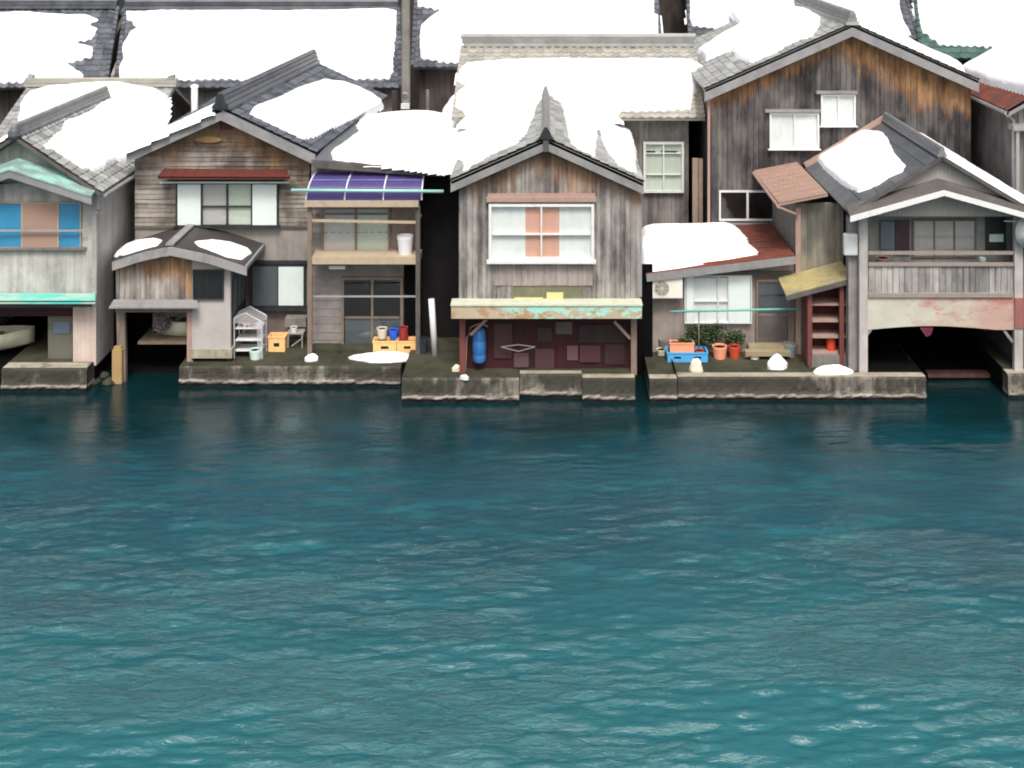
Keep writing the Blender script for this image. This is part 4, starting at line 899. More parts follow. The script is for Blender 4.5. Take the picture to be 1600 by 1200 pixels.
m = MB(); m.hexa([(xA, 33.1, Z(516, 33)), (xA + .15, 33.1, Z(516, 33)), (xA + .01, 33.1, Z(527, 33)), (xA, 33.1, Z(527, 33))], [(xA, 33.18, Z(516, 33)), (xA + .15, 33.18, Z(516, 33)), (xA + .01, 33.18, Z(527, 33)), (xA, 33.18, Z(527, 33))])
m.beam((xB, 33.15, Z(538, 33)), (xB - .3, 33.15, Z(514, 33)), .05, .07); m.build('brace', M['fascia'], I)
m = MB(); m.extr([(X(1437, 33.06), Z(512, 33.06)), (X(1458, 33.06), Z(512, 33.06)), (X(1454, 33.06), Z(523, 33.06)), (X(1447, 33.06), Z(526, 33.06))], 33.04, 33.06); m.build('cloth_scrap', paint('dark_red_cloth', (.12, .015, .035), .9), I)
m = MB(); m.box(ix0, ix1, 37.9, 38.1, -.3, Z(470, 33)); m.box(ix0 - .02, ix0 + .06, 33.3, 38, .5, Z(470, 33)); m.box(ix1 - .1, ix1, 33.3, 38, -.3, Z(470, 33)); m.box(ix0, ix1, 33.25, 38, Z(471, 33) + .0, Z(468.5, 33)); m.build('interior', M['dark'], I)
m = MB(); m.box(ix0 + .06, X(1575, Q5) - .005, 34.25, 37.9, -.4, .1); m.box(ix0 + .06, X(1446, Q4b), 33.32, 37.9, .503, .53); m.box(X(1447, Q4b) + .002, X(1447, Q4b) + .02, 33.2, 37.9, -.3, .55); m.box(X(1575, Q5) - .03, X(1575, Q5) - .004, 33.2, 37.9, -.3, .66); m.build('slip_shade_lining', M['dark'], I)  # near-black sheets over deck, water and quay sides stand in for interior shade
m = MB(); wall(m, (ix1, 33.2), (0, 1), (1, 0), 5, .5, iR[1] - .1, 'plain'); m.build('side_wall', M['fascia_dark'], I); m = MB(); wall(m, (ix0, 38.2), (0, -1), (-1, 0), 5, Z(470, 33), iL[1] - .1, 'plain'); m.build('side_wall', M['fascia_dark'], I)
m = MB()
for k, (py, w0, w1) in enumerate(((584, 1450, 1560), (603, 1462, 1548))):
    Yk = 33.7 + .35 * (1 - k); m.box(X(w0, Yk), X(w1, Yk), Yk, Yk + .3, Z(py + 4, Yk) - .04, Z(py, Yk))
m.build('slipway_timber', paint('wet_red_brown_timber', (.07, .033, .03), .4, .5), I)
m = MB(); bp(m, 1326, 340, 1343, 580, 33.3, .3); m.build('corner_board', plaster('grey_corner_board', (.17, .165, .165), (.33, .32, .31), .8), I)
# annex J (left block) as part of the right boathouse
jx0 = 6.9; mj = wood('olive_grey_planks', (.27, .26, .21), (.11, .11, .095), char=.25)
m = MB(); wall(m, (jx0, 34.7), (1, 0), (0, -1), 1.3, .5, 4.6, 'v', .15); m.build('annex_wall', mj, I)
m = MB(); wall(m, (jx0, 38.3), (0, -1), (-1, 0), 3.58, .5, 4.55, 'plain'); m.build('annex_side_wall', plaster('annex_side_render', (.15, .145, .13), (.26, .25, .23), .5), I)
m = MB(); m.box(jx0 - .02, jx0 + .12, 34.64, 34.7, .5, 4.5); m.build('annex_corner_board', M['pink_wood'], I)
jl, jr = (X(1217, 34.3), Z(317, 34.3)), (X(1293, 34.3), Z(302, 34.3))
m = MB(); slope(m, (jl[0], 34.3, jl[1]), (jl[0], 38.35, jl[1]), (jr[0], 34.3, jr[1]), (jr[0], 38.35, jr[1]), 'ribs', pitch=.22); ar = m.build('annex_roof', corr('pinkish_corrugated', (.27, .18, .145), (.38, .27, .22), 'y', 40, .3), I)
m = MB(); m.tube([(jl[0] - .03, 34.25, jl[1] - .08), (jl[0] - .03, 38.3, jl[1] - .04)], .045, 8); m.tube([(jl[0] - .03, 34.25, jl[1] - .1), (X(1242, 34.5), 34.5, Z(334, 34.5)), (X(1244, 34.6), 34.62, Z(340, 34.6))], .035, 8); m.build('gutter', M['pink_wood'], ar)
# ================================================================ shelter K
K = T('lean_to_shelter', 'small shelter with mossy yellow sheet roof and red shelving', 'shelter', (X(1295, 33.6), 34, .5))
kl, kr = (X(1228, 33.5), Z(461, 33.5)), (X(1331, 33.5), Z(434, 33.5))
m = MB(); qa = [(kl[0], 33.5, kl[1]), (kr[0], 33.5, kr[1]), (kr[0], 34.66, kr[1] + .12), (kl[0] , 34.66, kl[1] + .12)]; m.slab(qa, .03); rf = m.build('roof', M['yellow_roof'], K)
m = MB(); m.beam((kl[0], 33.48, kl[1] - .08), (kr[0], 33.48, kr[1] - .08), .04, .12); m.build('fascia', M['fascia_dark'], rf)
red = paint('faded_red_brown_wood', (.15, .05, .043), .8, .5, (.1, .04, .035), sc=4)
m = MB(); m.box(X(1262, 34.3), X(1334, 34.3), 34.3, 34.34, .55, 2.6); m.build('back_panel', paint('dark_red_interior', (.09, .02, .02), .8, .5, (.03, .015, .015)), K)
m = MB()
for py in (476, 502, 527, 552): m.box(X(1270, 33.7), X(1332, 33.7), 33.75, 34.3, Z(py + 2.5, 33.7), Z(py, 33.7))
m.build('shelf', M['pink_wood'], K)
for px in (1262, 1312):
    m = MB(); m.box(X(px, 33.6), X(px + 7, 33.6), 33.6, 33.7, .55, 2.55 if px < 1300 else 2.7); m.build('post', red, K)
m = MB(); m.box(X(1262, 33.6), X(1262, 33.6) + .04, 33.7, 34.3, .55, 2.5); m.build('side_panel', red, K)
part(K, 'base', M['grey_conc'], (1264, 556, 1338, 574, 33.62, .6))
# ================================================================ HOUSE L right edge
L = T('house', 'house at the right edge with rust red eave below a deep snow slope', 'house', (16, 39, .5), 'houses behind the boathouses')
lx = 13.15; lz = 6.95
gable(L, lx, lz, lx + 3, lz + 1.7, lx + 6, lz, 36.0, 41.5, M['rust_roof'], 'ribs', fas=M['fascia'], fh=.2, key='L', cap=.12, pitch=.25)
rL = rooftop(lx, lz, lx + 3, lz + 1.7, lx + 6, lz, .1)
wl = wood('grey_edge_planks', (.26, .25, .24), (.12, .115, .11))
shell(L, lx + .3, lx + 5.7, 36.4, 41.2, .5, rL, lx + 3, wl, wl, 'v', 'plain')
m = MB(); m.tube([(lx, 36, lz - .1), (lx, 41.4, lz - .1)], .06, 8); m.tube([(lx + .02, 36.1, lz - .1), (lx + .3, 36.3, lz - .35), (lx + .3, 36.32, 3)], .045, 8); m.build('gutter', M['steel'], L)
m = MB(); m.box(X(1583, 36), X(1640, 36), 35.95, 36.4, Z(204, 36), Z(196, 36)); m.box(X(1588, 36), X(1593, 36), 36, 36.05, 2.5, Z(204, 36)); m.build('side_canopy', M['steel'], L)
# ================================================================ BACK ROW
def backhouse(label, rl, rr, el, er, eY, rY, mat=M['tile_dark'], wmat=None, cap=True, wall_y=.7, wl=0, wr=0):
    """rl.. are photo points of ridge and eave ends at depths rY and eY"""
    a, b = P(*rl, rY), P(*rr, rY); c, d = P(*el, eY), P(*er, eY)
    zr_ = (a[2] + b[2]) / 2; a[2] = b[2] = zr_; ze = (c[2] + d[2]) / 2; c[2] = d[2] = ze
    o = T('house', label, 'house', ((a[0]+b[0])/2, rY, .5), 'houses behind the boathouses')
    m = MB(); slope(m, c, d, a, b, amp=.05, pitch=.3, row=.3); c2 = a.copy(); c2[1] = 2*rY - eY; c2[2] = ze; d2 = b.copy(); d2[1] = 2*rY - eY; d2[2] = ze
    slope(m, c2, d2, a, b, amp=.05, pitch=.3, row=.3); rf = m.build('roof', mat, o)
    m = MB(); m.beam(a + (0, 0, .06), b + (0, 0, .06), .4, .12); m.beam(a + (0, 0, .19), b + (0, 0, .19), .3, .12); m.tube([a + (0, 0, .3), b + (0, 0, .3)], .09, 8)
    m.tube([a + (0, -.45, -.12), a + (0, -.02, .02)], .09, 8)
    m.build('ridge_cap', mat, rf)
    # verge tiles
    for p, q in ((c, a), (d, b)):
        k = 16; m = MB()
        for i in range(k): u0, u1 = i / k, (i + .93) / k; m.tube([p + (q - p) * u0 + (0, 0, .07), p + (q - p) * u1 + (0, 0, .05)], .085, 8)
        m.build('verge_tiles', mat, rf)
    wm = wmat or wood('dark_boards_%d' % len(bpy.data.objects), (.1, .085, .075), (.04, .035, .03))
    yw = eY + wall_y; x0, x1 = min(a[0], c[0]) + .4 + wl, max(b[0], d[0]) - .4 - wr
    rr_ = lambda s, D_=2 * (rY - yw): ze + (zr_ - ze) * (1 - abs(s - D_/2) / (D_/2) * (rY - yw) / (rY - eY)) - .12
    m = MB(); wall(m, (x0, yw), (1, 0), (0, -1), x1 - x0, .5, ze + .1, 'v', .2); D_ = 2 * (rY - yw)
    wall(m, (x1, yw + .02), (0, 1), (1, 0), D_, .5, rr_, 'plain', apex=D_/2); wall(m, (x0, yw + D_), (0, -1), (-1, 0), D_, .5, rr_, 'plain', apex=D_/2); m.build('wall', wm, o)
    return o, (c, a, b)
_, PLANES['M1'] = backhouse('back row house at the top left corner with jagged edged roof snow', (-160, 12), (184, 14), (-190, 138), (164, 138), 47, 50.6)
_, PLANES['M2'] = backhouse('widest back row house with one unbroken snow sheet left of the utility pole', (196, 14), (622, 14), (180, 138), (626, 138), 47, 50.6, wmat=plaster('pale_back_render', (.2, .18, .16), (.36, .33, .3), .5))
_, PLANES['M3'] = backhouse('back row house right of the utility pole behind the pale tiled ridge', (652, -30), (1024, -30), (644, 106), (1034, 106), 48.5, 52.5)
_, PLANES['M4'] = backhouse('back row house behind the peak of the tall dark plank house', (1072, -55), (1400, -55), (1078, 62), (1436, 62), 50, 54)
_, PLANES['M5'] = backhouse('back row house at the top right corner with green tinged eave', (1425, -50), (1700, -50), (1440, 92), (1760, 92), 49, 53.2, mat=tilemat('green_dark_tile', (.03, .07, .065), (.08, .14, .12)))

m = MB(); m.box(-9, 9.5, 56, 58, .5, 10.5); BK = T('gap_filler', 'added dark plank block closing the gap between the back roofs', 'gap_filler', (0, 57, .5)); m.build('wall', wood('black_boards', (.075, .062, .055), (.03, .026, .024)), BK)  # block added behind the back roofs to keep their gap dark
m = MB(); slope(m, (-9.4, 55.5, 10.4), (9.9, 55.5, 10.4), (-9.4, 57, 11.2), (9.9, 57, 11.2)); slope(m, (-9.4, 58.5, 10.4), (9.9, 58.5, 10.4), (-9.4, 57, 11.2), (9.9, 57, 11.2)); m.build('roof', M['tile_dark'], BK)

# ================================================================ SNOW
pa = PLANES
snow('jagged snow sheet on the back roof in the top left corner', pa['M1'], [(-150, 20), (60, 20), (130, 24), (153, 31), (136, 37), (152, 45), (140, 62), (106, 66), (144, 73), (142, 88), (104, 99), (118, 108), (130, 118), (122, 128), (-170, 128)], 0.16, .15, .08, 1, .05)
snow('unbroken wide snow sheet left of the utility pole', pa['M2'], [(198, 18), (300, 16), (440, 17), (600, 13), (619, 18), (615, 60), (613, 112), (606, 122), (190, 124), (188, 105), (196, 88), (192, 76), (204, 50), (216, 42), (200, 28)], 0.17, .18, .08, 2, .04)
snow('snow sheet on the back roof right of the utility pole', pa['M3'], [(655, -40), (1022, -40), (1020, 20), (1030, 24), (1028, 85), (1000, 100), (700, 96), (656, 90), (658, 60), (661, 38), (676, 25), (690, 15), (655, 8)], 0.16, .15, .09, 3, .05)
snow('snow on the back roof behind the dark plank house peak', pa['M4'], [(1076, -60), (1398, -60), (1404, 0), (1410, 30), (1425, 55), (1200, 52), (1160, 43), (1120, 45), (1085, 40), (1076, 30), (1080, 5)], 0.16, .15, .09, 4, .05)
snow('snow sheet on the green tinged roof in the top right corner', pa['M5'], [(1432, -60), (1700, -60), (1740, 85), (1660, 76), (1560, 72), (1510, 70), (1470, 68), (1445, 50), (1434, 20)], 0.17, .15, .09, 5, .04)
snow('snow over the roof of the house behind the left edge boathouse', pa['A2'], zoomed([(240, 235), (400, 190), (700, 165), (930, 155), (1100, 185), (1300, 215), (1390, 265), (1370, 450), (1345, 560), (900, 800), (150, 800), (170, 430), (190, 300)], 0, 100, 5.333), 0.19, .15, .07, 6, .04)
snow('snow on the right slope of the left edge boathouse roof', pa['A']['R'], zoomed([(900, 300), (800, 375), (690, 430), (560, 480), (520, 560), (450, 620), (370, 680), (540, 765), (680, 855), (760, 880), (870, 850), (950, 810), (1060, 790), (1200, 700), (1400, 480), (1200, 260)], 0, 100, 5.333), 0.14, .13, .05, 7, .05)
snow('snow on the left slope of the left edge boathouse roof', pa['A']['L'], None, .2, .13, .07, 8, .06, world=[(-14.3, 34.0, 6.5), (-14.25, 40.3, 6.5), (-16.2, 40.3, 5.2), (-16.2, 33.9, 5.2)])
snow('thin snow along the left slope of the clapboard house', pa['B']['L'], None, .13, .1, .06, 9, .02, world=[(xrB - .28, 35.34, zrB - .13), (xrB - .25, 45, zrB - .15), (xrB - 2.6, 45, 5.9), (xrB - 2.66, 35.3, 5.9)])
snow('thick snow square on the right slope of the clapboard house', pa['B']['R'], zoomed([(820, 500), (930, 515), (1040, 555), (1130, 600), (1185, 640), (1170, 660), (1060, 710), (900, 785), (760, 850), (700, 862), (560, 800), (440, 745), (370, 712), (400, 670), (560, 605), (700, 540)], 300, 0, 4), 0.16, .13, .05, 10, .03)
snow('snow cushion on the flat roof above the purple awning', pa['D'], zoomed([(880, 940), (1000, 865), (1060, 820), (1040, 775), (1100, 740), (1200, 722), (1280, 715), (1400, 712), (1520, 722), (1640, 740), (1720, 800), (1700, 1050), (1560, 1058), (1350, 1030), (1100, 1005), (900, 985)], 300, 0, 4), 0.22, .14, .05, 11, .03)
snow('snow left of the bare ridge on the central boathouse', pa['E']['L'], zoomed([(830, 35), (780, 110), (725, 180), (710, 260), (660, 370), (600, 440), (450, 500), (350, 560), (215, 640), (210, 560), (100, 545), (40, 560), (30, 480), (60, 200), (200, 0), (780, -40)], 680, 130, 4.706), 0.14, .12, .05, 12, .03)
snow('snow right of the bare ridge on the central boathouse', pa['E']['R'], zoomed([(850, 35), (890, 100), (950, 180), (980, 340), (1010, 450), (1100, 505), (1170, 530), (1178, 400), (1185, 335), (1212, 335), (1250, 450), (1300, 540), (1370, 615), (1440, 650), (1465, 655), (1465, 500), (1400, 200), (1320, 0), (1200, -60), (870, -60)], 680, 130, 4.706), 0.14, .12, .05, 13, .03)
snow('broad deep snow below the pale tiled ridge behind the centre', pa['F'], [(728, 100), (820, 94), (1000, 93), (1080, 94), (1098, 104), (1120, 90), (1140, 92), (1120, 108), (1095, 130), (1080, 150), (1076, 168), (975, 172), (960, 176), (968, 186), (720, 192), (732, 178), (714, 165), (714, 145), (732, 132), (716, 125), (720, 108)], 0.20, .16, .06, 14, .03)
snow('snow on the left slope of the tall dark plank house', pa['H']['L'], zoomed([(1300, 50), (1440, 80), (1505, 125), (1490, 200), (1450, 260), (1280, 320), (1150, 400), (1000, 455), (930, 430), (860, 370), (780, 400), (680, 440), (620, 380), (800, 260), (940, 190), (700, -100), (1450, -80)], 960, 0, 4.706), 0.19, .14, .06, 15, .04)
snow('smooth snow ridge on the right slope of the tall dark plank house', pa['H']['R'], None, .3, .16, .07, 16, .02, world=[(xrH + .35, 38.25, zrH - .2), (xrH + .35, 47.8, zrH - .2), (hR[0] - .1, 47.8, hR[1] + .1), (hR[0] - .35, 38.4, hR[1] + .15)])
snow('rounded snow square on the grey sheet roof of the right hand boathouse', pa['I']['L'], zoomed([(160, 510), (220, 480), (350, 425), (420, 355), (500, 335), (600, 342), (635, 385), (645, 425), (690, 500), (760, 575), (740, 610), (640, 655), (580, 700), (460, 745), (380, 710), (300, 650), (215, 580)], 1240, 130, 4.444), 0.11, .1, .04, 17, .02)
snow('long snow strip on the far slope of the right hand boathouse', pa['I']['R'], None, .2, .13, .05, 18, .03, world=[(xrI + .4, 32.95, zrI - .2), (xrI + .45, 37.2, zrI - .2), (iR[0] - .4, 37.6, iR[1] + .2), (iR[0] - .1, 33.1, iR[1] + .1)])
snow('lumpy snow on the rusty lean-to roof over the plant courtyard', pa['G'], zoomed([(130, 1315), (120, 1150), (130, 985), (200, 970), (300, 965), (480, 962), (600, 960), (700, 955), (760, 950), (840, 970), (900, 1040), (930, 1100), (1010, 1160), (1020, 1195), (800, 1225), (450, 1280)], 980, 160, 5), 0.12, .11, .04, 19, .03)
snow('deep snow above the rust red eave at the right edge', pa['L']['L'], None, .3, .15, .06, 20, .03, world=[(lx + .7, 36.2, lz + .4), (lx + .45, 41.3, lz + .25), (lx + 2.9, 41.3, lz + 1.65), (lx + 2.9, 36.2, lz + 1.65)])
snow('snow on the outer slope of the house at the right edge', pa['L']['R'], None, .3, .15, .08, 21, .03, world=[(lx + 5.6, 36.3, lz + .25), (lx + 5.6, 41.3, lz + .25), (lx + 3.1, 41.3, lz + 1.65), (lx + 3.1, 36.3, lz + 1.65)])
# two little patches on shed C (use chord planes of the bent roof)
pl = lambda xa, xb: ((xa, 33.6, rC(xa)), (xb, 33.6, rC(xb)), (xb, 35.8, rC(xb)))
snow('left oval snow patch on the low boat shed roof', pl(cl[0], xrC), [(184, 394), (196, 384), (215, 377), (240, 374), (250, 377), (244, 384), (220, 391), (195, 397)], 0.07, .08, .03, 22, .015)
snow('right oval snow patch on the low boat shed roof', pl(cr[0], xrC), [(306, 379), (330, 377), (360, 381), (385, 390), (390, 394), (375, 404), (355, 402), (330, 394), (312, 386)], 0.07, .08, .03, 23, .015)

def lump(px, py, w_, h_, z0, label, seed, mat=M['snow'], name='snow_lump', cat='snow', depth=1.0):
    Y = GY(py, z0); s = Y / F; rx, rz = w_ * s / 2, h_ * s; m = MB(); rs = np.random.RandomState(seed); vs = []; fs = []; NU, NV = 26, 9
    ph = rs.rand(8) * 6.28
    for j in range(NV + 1):
        v = j / NV; 
        for i in range(NU):
            t = 2*math.pi*i/NU; k = 1 + .12*math.sin(2*t + ph[0]) + .09*math.sin(3*t + ph[1]) + .05*math.sin(5*t + ph[2] + 3*v)
            r = (math.cos(v * math.pi/2) ** .45 + .12 * math.sin(6 * v + ph[5]) * v * (1 - v) * 3) * k * (1 + .05 * math.sin(9 * t + 11 * v + ph[6])); vs.append((X(px, Y) + rx * r * math.cos(t), Y + rx * depth * .7 * r * math.sin(t) + rx * .3, z0 - .02 + rz * (math.sin(v * math.pi/2)) * (1 + .15 * math.sin(2*t + ph[3])) * (1 + .12 * math.sin(7 * v + 4 * t + ph[4]) * v) ))
    for j in range(NV):
        for i in range(NU): fs.append((j*NU+i, j*NU+(i+1) % NU, (j+1)*NU+(i+1) % NU, (j+1)*NU+i))
    m.add(vs, fs); return tag(m.build(name, mat, None, True), label, cat)
lump(594, 566, 84, 11, .53, 'large flat melting snow pile on the quay before the yellow crates', 31, depth=.6)
lump(486, 564, 22, 9, .53, 'small snow lump on the quay edge left of the large pile', 32)
lump(1303, 586, 52, 12, .6, 'flat snow heap on the quay coping before the yellow roofed shelter', 33, depth=.5)
lump(1216, 577, 30, 19, .5, 'tall irregular snow lump in the courtyard beside the grey bin', 34, depth=.8)
lump(1179, 561, 12, 6, .5, 'tiny snow lump in the courtyard before the door step', 35)
lump(1088, 580, 24, 16, .5, 'cream coloured sack before the blue crate', 36, M['cream'], 'sack', 'sack')
lump(714, 580, 16, 9, .62, 'small white float on the quay left of the maroon boathouse', 37, M['cream'], 'float', 'float')
lump(726, 592, 14, 6, .62, 'flattened white rag on the edge of the quay below the small float', 38, M['offwhite'], 'rag', 'rag')
lump(668, 563, 26, 4, .53, 'thin grey rope coil at the foot of the white pipe', 39, M['steel'], 'rope_coil', 'rope')

# ================================================================ OBJECTS
def crate(px0, px1, pyb, hpx, z0, label, mat, holes=2, depth=.36, group=None, name='crate'):
    Y = GY(pyb, z0); x0, x1 = X(px0, Y), X(px1, Y); h = hpx * Y / F; c = T(name, label, 'crate', ((x0+x1)/2, Y, z0), group)
    m = MB(); t = .025; z1 = z0 + h
    hz0, hz1 = z0 + h * .32, z0 + h * .58; hs = []
    for k in range(holes):
        cx = x0 + (x1 - x0) * (k + .5) / holes; hw = (x1 - x0) / holes * .17; hs.append((cx - hw, cx + hw))
    for yy in (Y, Y + depth - t):
        m.box(x0, x1, yy, yy + t, z0, hz0); m.box(x0, x1, yy, yy + t, hz1, z1); p = x0
        for a, b in hs: m.box(p, a, yy, yy + t, hz0, hz1); p = b
        m.box(p, x1, yy, yy + t, hz0, hz1)
    m.box(x0, x0 + t, Y + t, Y + depth - t, z0, z1); m.box(x1 - t, x1, Y + t, Y + depth - t, z0, z1); m.box(x0 + t, x1 - t, Y + t, Y + depth - t, z0 + .01, z0 + .03)
    m.build('crate_body', mat, c)
    r = MB(); r.box(x0 - .015, x1 + .015, Y - .015, Y - .001, z1 - .035, z1); r.box(x0 - .015, x1 + .015, Y + depth + .001, Y + depth + .015, z1 - .035, z1); r.box(x0 - .016, x0 - .001, Y, Y + depth, z1 - .035, z1); r.box(x1 + .001, x1 + .016, Y, Y + depth, z1 - .035, z1)
    r.build('rim', mat, c); inn = MB(); inn.box(x0 + t + .01, x1 - t - .01, Y + t + .02, Y + depth - t - .02, z0 + .031, z0 + h * .75); inn.build('contents', M['frame_dark'], c)
    return Y, z1
gy = 'yellow fish crates on the left quay'
crate(583, 619, 552, 19, .53, 'left yellow crate of the pair under the cream pot', M['yellow_crate'], 1, group=gy)
crate(620, 652, 552, 19, .53, 'right yellow crate of the pair under the blue and red pots', M['yellow_crate'], 1, group=gy)
crate(419, 445, 550, 24, .53, 'tall yellow crate beside the clear plastic greenhouse', M['yellow_crate'], 1, .35, group=gy)
Yb, zb = crate(1043, 1106, 566, 15, .5, 'low bright blue crate with a salmon planter in it', M['blue_plastic'], 2, .5)
def pot(px, pyb, w_, h_, z0, label, mat, name='flower_pot', cat='pot', Y=None, flare=.78, rim=True, soil=True):
    Y = Y or GY(pyb, z0); s = Y / F; R = w_ * s / 2; h = h_ * s; c = T(name, label, cat, (X(px, Y), Y + R, z0))
    m = MB(); m.lathe((X(px, Y), Y + R, z0), [(R * flare, 0), (R * .97, h * .82), (R * 1.0, h * .82), (R, h), (R * .86, h), (R * .8, h * .8)], 18); m.build('pot_body', mat, c)
    if soil: m = MB(); m.lathe((X(px, Y), Y + R, z0), [(R * .5, h * .8), (R * .84, h * .86)], 12); m.build('soil', M['dark'], c)
    return c
yt = GY(552, .53); zt = .53 + 19 * yt / F
pot(596, 533, 17, 16, zt, 'cream pot on the left yellow crate', M['cream'], Y=yt + .1)
pot(614.5, 533, 15, 14, zt, 'bright blue pot on the crates between the cream and red pots', M['deep_blue'], Y=yt + .1)
pot(630, 533, 14, 18, zt, 'dark red tapering pot at the right of the blue pot', M['darkred'], Y=yt + .1, flare=1.0)
pot(397, 564, 20, 15, .53, 'pale mint bucket at the foot of the plastic greenhouse', M['mint'], 'bucket', 'bucket')
pot(458, 537, 11, 8, .95, 'small white cup on the low shelf', M['white'], 'cup', 'cup', Y=35.0)
c_ = T('planter', 'salmon box planter standing in the left end of the blue crate', 'planter', (X(1066, Yb), Yb + .15, .54))
m = MB(); xa_, xb_, zt_ = X(1047, Yb), X(1085, Yb), Z(537, Yb); ya_, yb3 = Yb + .05, Yb + .32
m.box(xa_, xb_, ya_, ya_ + .03, .54, zt_); m.box(xa_, xb_, yb3 - .03, yb3, .54, zt_); m.box(xa_, xa_ + .03, ya_ + .03, yb3 - .03, .54, zt_); m.box(xb_ - .03, xb_, ya_ + .03, yb3 - .03, .54, zt_); m.build('planter_box', M['salmon'], c_)
m = MB(); m.box(xa_ - .015, xb_ + .015, ya_ - .015, ya_ - .001, zt_ - .035, zt_ + .005); m.build('rim', M['salmon'], c_)
m = MB(); m.box(xa_ + .032, xb_ - .032, ya_ + .032, yb3 - .032, .56, zt_ - .04); m.build('soil', M['dark'], c_)
pot(1094, 552, 14, 12, .56, 'small dark red pot in the right end of the blue crate', M['red_pot'], Y=Yb + .06)
pot(1126, 549, 24, 19, .5, 'salmon flower pot just right of the blue crate', M['salmon'], Y=34.15)
pot(1149, 547, 19, 19, .5, 'red flower pot standing right of the salmon flower pot', M['red_pot'], Y=34.2)
pot(1168, 546, 12, 10, .5, 'mauve pot standing nearest the courtyard door step', M['pink_wood'], Y=34.3)
pot(1040, 553, 22, 20, .5, 'grey green tub at the left wall of the courtyard', M['grey_conc'], 'tub', 'tub')
pot(1034, 557, 16, 9, .5, 'pale bowl on the ground before the grey green tub', M['cream'], 'bowl', 'bowl')
pot(1236, 560, 24, 19, .5, 'blue grey bin beside the door step', M['bin_grey'], 'bin', 'bin', soil=False)
pot(661, 560, 15, 30, .53, 'dark navy bin behind the foot of the white pipe', paint('navy_bin', (.012, .018, .035), .5), 'bin', 'bin', soil=False)
pot(632, 398, 26, 31, Z(403, 34.4), 'tall white tub on the upper balcony', M['pvc'], 'tub', 'tub', Y=34.45, soil=False)
pot(1537, 0, 10, 11, Z(415, 33.3) , 'small white tin on the plank balcony', M['mint'], 'tin', 'tin', Y=33.3)
pot(1382, 0, 22, 10, Z(415, 33.3), 'pale pink basin at the left of the plank balcony', M['pink_wood'], 'basin', 'basin', Y=33.3)
pot(1300, 560, 15, 20, Z(551, 33.8), 'bright red can on the shelter shelf', paint('bright_red', (.6, .05, .02), .5), 'can', 'can', Y=33.85, flare=.97)
# a basin on the low shelf, small shelf
m = MB(); y = 35.0; m.box(X(448, y), X(474, y), y, y + .35, .91, .95); m.box(X(449, y), X(451, y), y, y + .04, .53, .91); m.box(X(471, y), X(473, y), y, y + .04, .53, .91); m.beam((X(456, y), y - .02, .6), (X(473, y), y - .02, .82), .03, .03)
tag(m.build('low_shelf', M['steel'], None), 'low grey metal shelf with a white cup under the lower window', 'shelf')
# plastic greenhouse
gy0, gy1 = 34.2, 34.75; gx0_, gx1_ = X(366, gy0), X(416, gy0); gz = .53; hL_, hR_ = Z(497, gy0), Z(503, gy0)
GH = T('plastic_greenhouse', 'small clear plastic greenhouse shelf beside the boat shed', 'greenhouse', ((gx0_+gx1_)/2, 34.4, gz))
m = MB()
for x, y in ((gx0_, gy0), (gx1_ - .12, gy0), (gx0_, gy1), (gx1_ - .12, gy1)): m.tube([(x, y, gz), (x, y, hL_ if x == gx0_ else hR_)], .014, 6)
for y in (gy0, gy1): m.tube([(gx0_, y, hL_), (gx0_ + .3, y, hL_ + .14), (gx1_ - .12, y, hR_)], .014, 6)
m.build('frame', M['pvc'], GH)
m = MB()
for zz in (.72, 1.0, 1.32): m.box(gx0_ + .02, gx1_ - .14, gy0 + .02, gy1, zz, zz + .015)
m.build('shelf', M['pvc'], GH)
m = MB(); a0, a1, b0, b1 = (gx0_ - .02, gy0 - .04, hL_), (gx0_ + .3, gy0 - .04, hL_ + .16), (gx1_ - .08, gy0 - .04, hR_ - .02), None
m.add([(gx0_ - .02, gy0-.03, hL_), (gx0_ + .3, gy0-.03, hL_+.16), (gx0_ + .3, gy1, hL_+.16), (gx0_ - .02, gy1, hL_)], [(0,1,2,3)]); m.add([(gx0_ + .3, gy0-.03, hL_+.16), (gx1_ - .08, gy0-.03, hR_-.02), (gx1_-.08, gy1, hR_-.02), (gx0_ + .3, gy1, hL_+.16)], [(0,1,2,3)])
m.add([(gx1_ - .08, gy0-.03, gz), (gx1_-.08, gy1, gz), (gx1_-.08, gy1, hR_-.02), (gx1_ - .08, gy0-.03, hR_-.02)], [(0,1,2,3)]); m.add([(gx1_ - .24, gy0-.035, gz), (gx1_-.08, gy0-.035, gz), (gx1_-.08, gy0-.035, hR_-.02), (gx1_ - .24, gy0-.035, hR_+.06)], [(0,1,2,3)])
m.add([(gx0_ - .02, gy0-.034, hL_-.12), (gx1_-.08, gy0-.034, hR_-.14), (gx1_-.08, gy0-.034, hR_-.02), (gx0_+.3, gy0-.034, hL_+.16), (gx0_-.02, gy0-.034, hL_)], [(0,1,2,3,4)])
m.build('cover', M['veil'], GH)
def foliage(c, r, n, size, mat=M['leaf'], sh=(1, .7, 1)):
    m = MB()
    for k in range(n):
        d = nrm(np.random.RandomState(k * 7 + int(abs(c[0]) * 100)).normal(0, 1, 3)); rr = random.random() ** .4; p = np.array(c) + d * r * rr * np.array(sh)
        a = nrm([random.gauss(0, 1), random.gauss(0, 1), random.gauss(0, .6)]); b = nrm(np.cross(a, [random.gauss(0, 1), random.gauss(0, 1), 1])); s_ = size * random.uniform(.6, 1.3)
        m.add([p, p + a*s_*.5 + b*s_*.25, p + a*s_, p + a*s_*.5 - b*s_*.25], [(0,1,2,3)])
    return m
pn = T('potted_plant', 'faded plant with pinkish leaves inside the plastic greenhouse', 'plant', (X(388, 34.4), 34.45, 1.34))
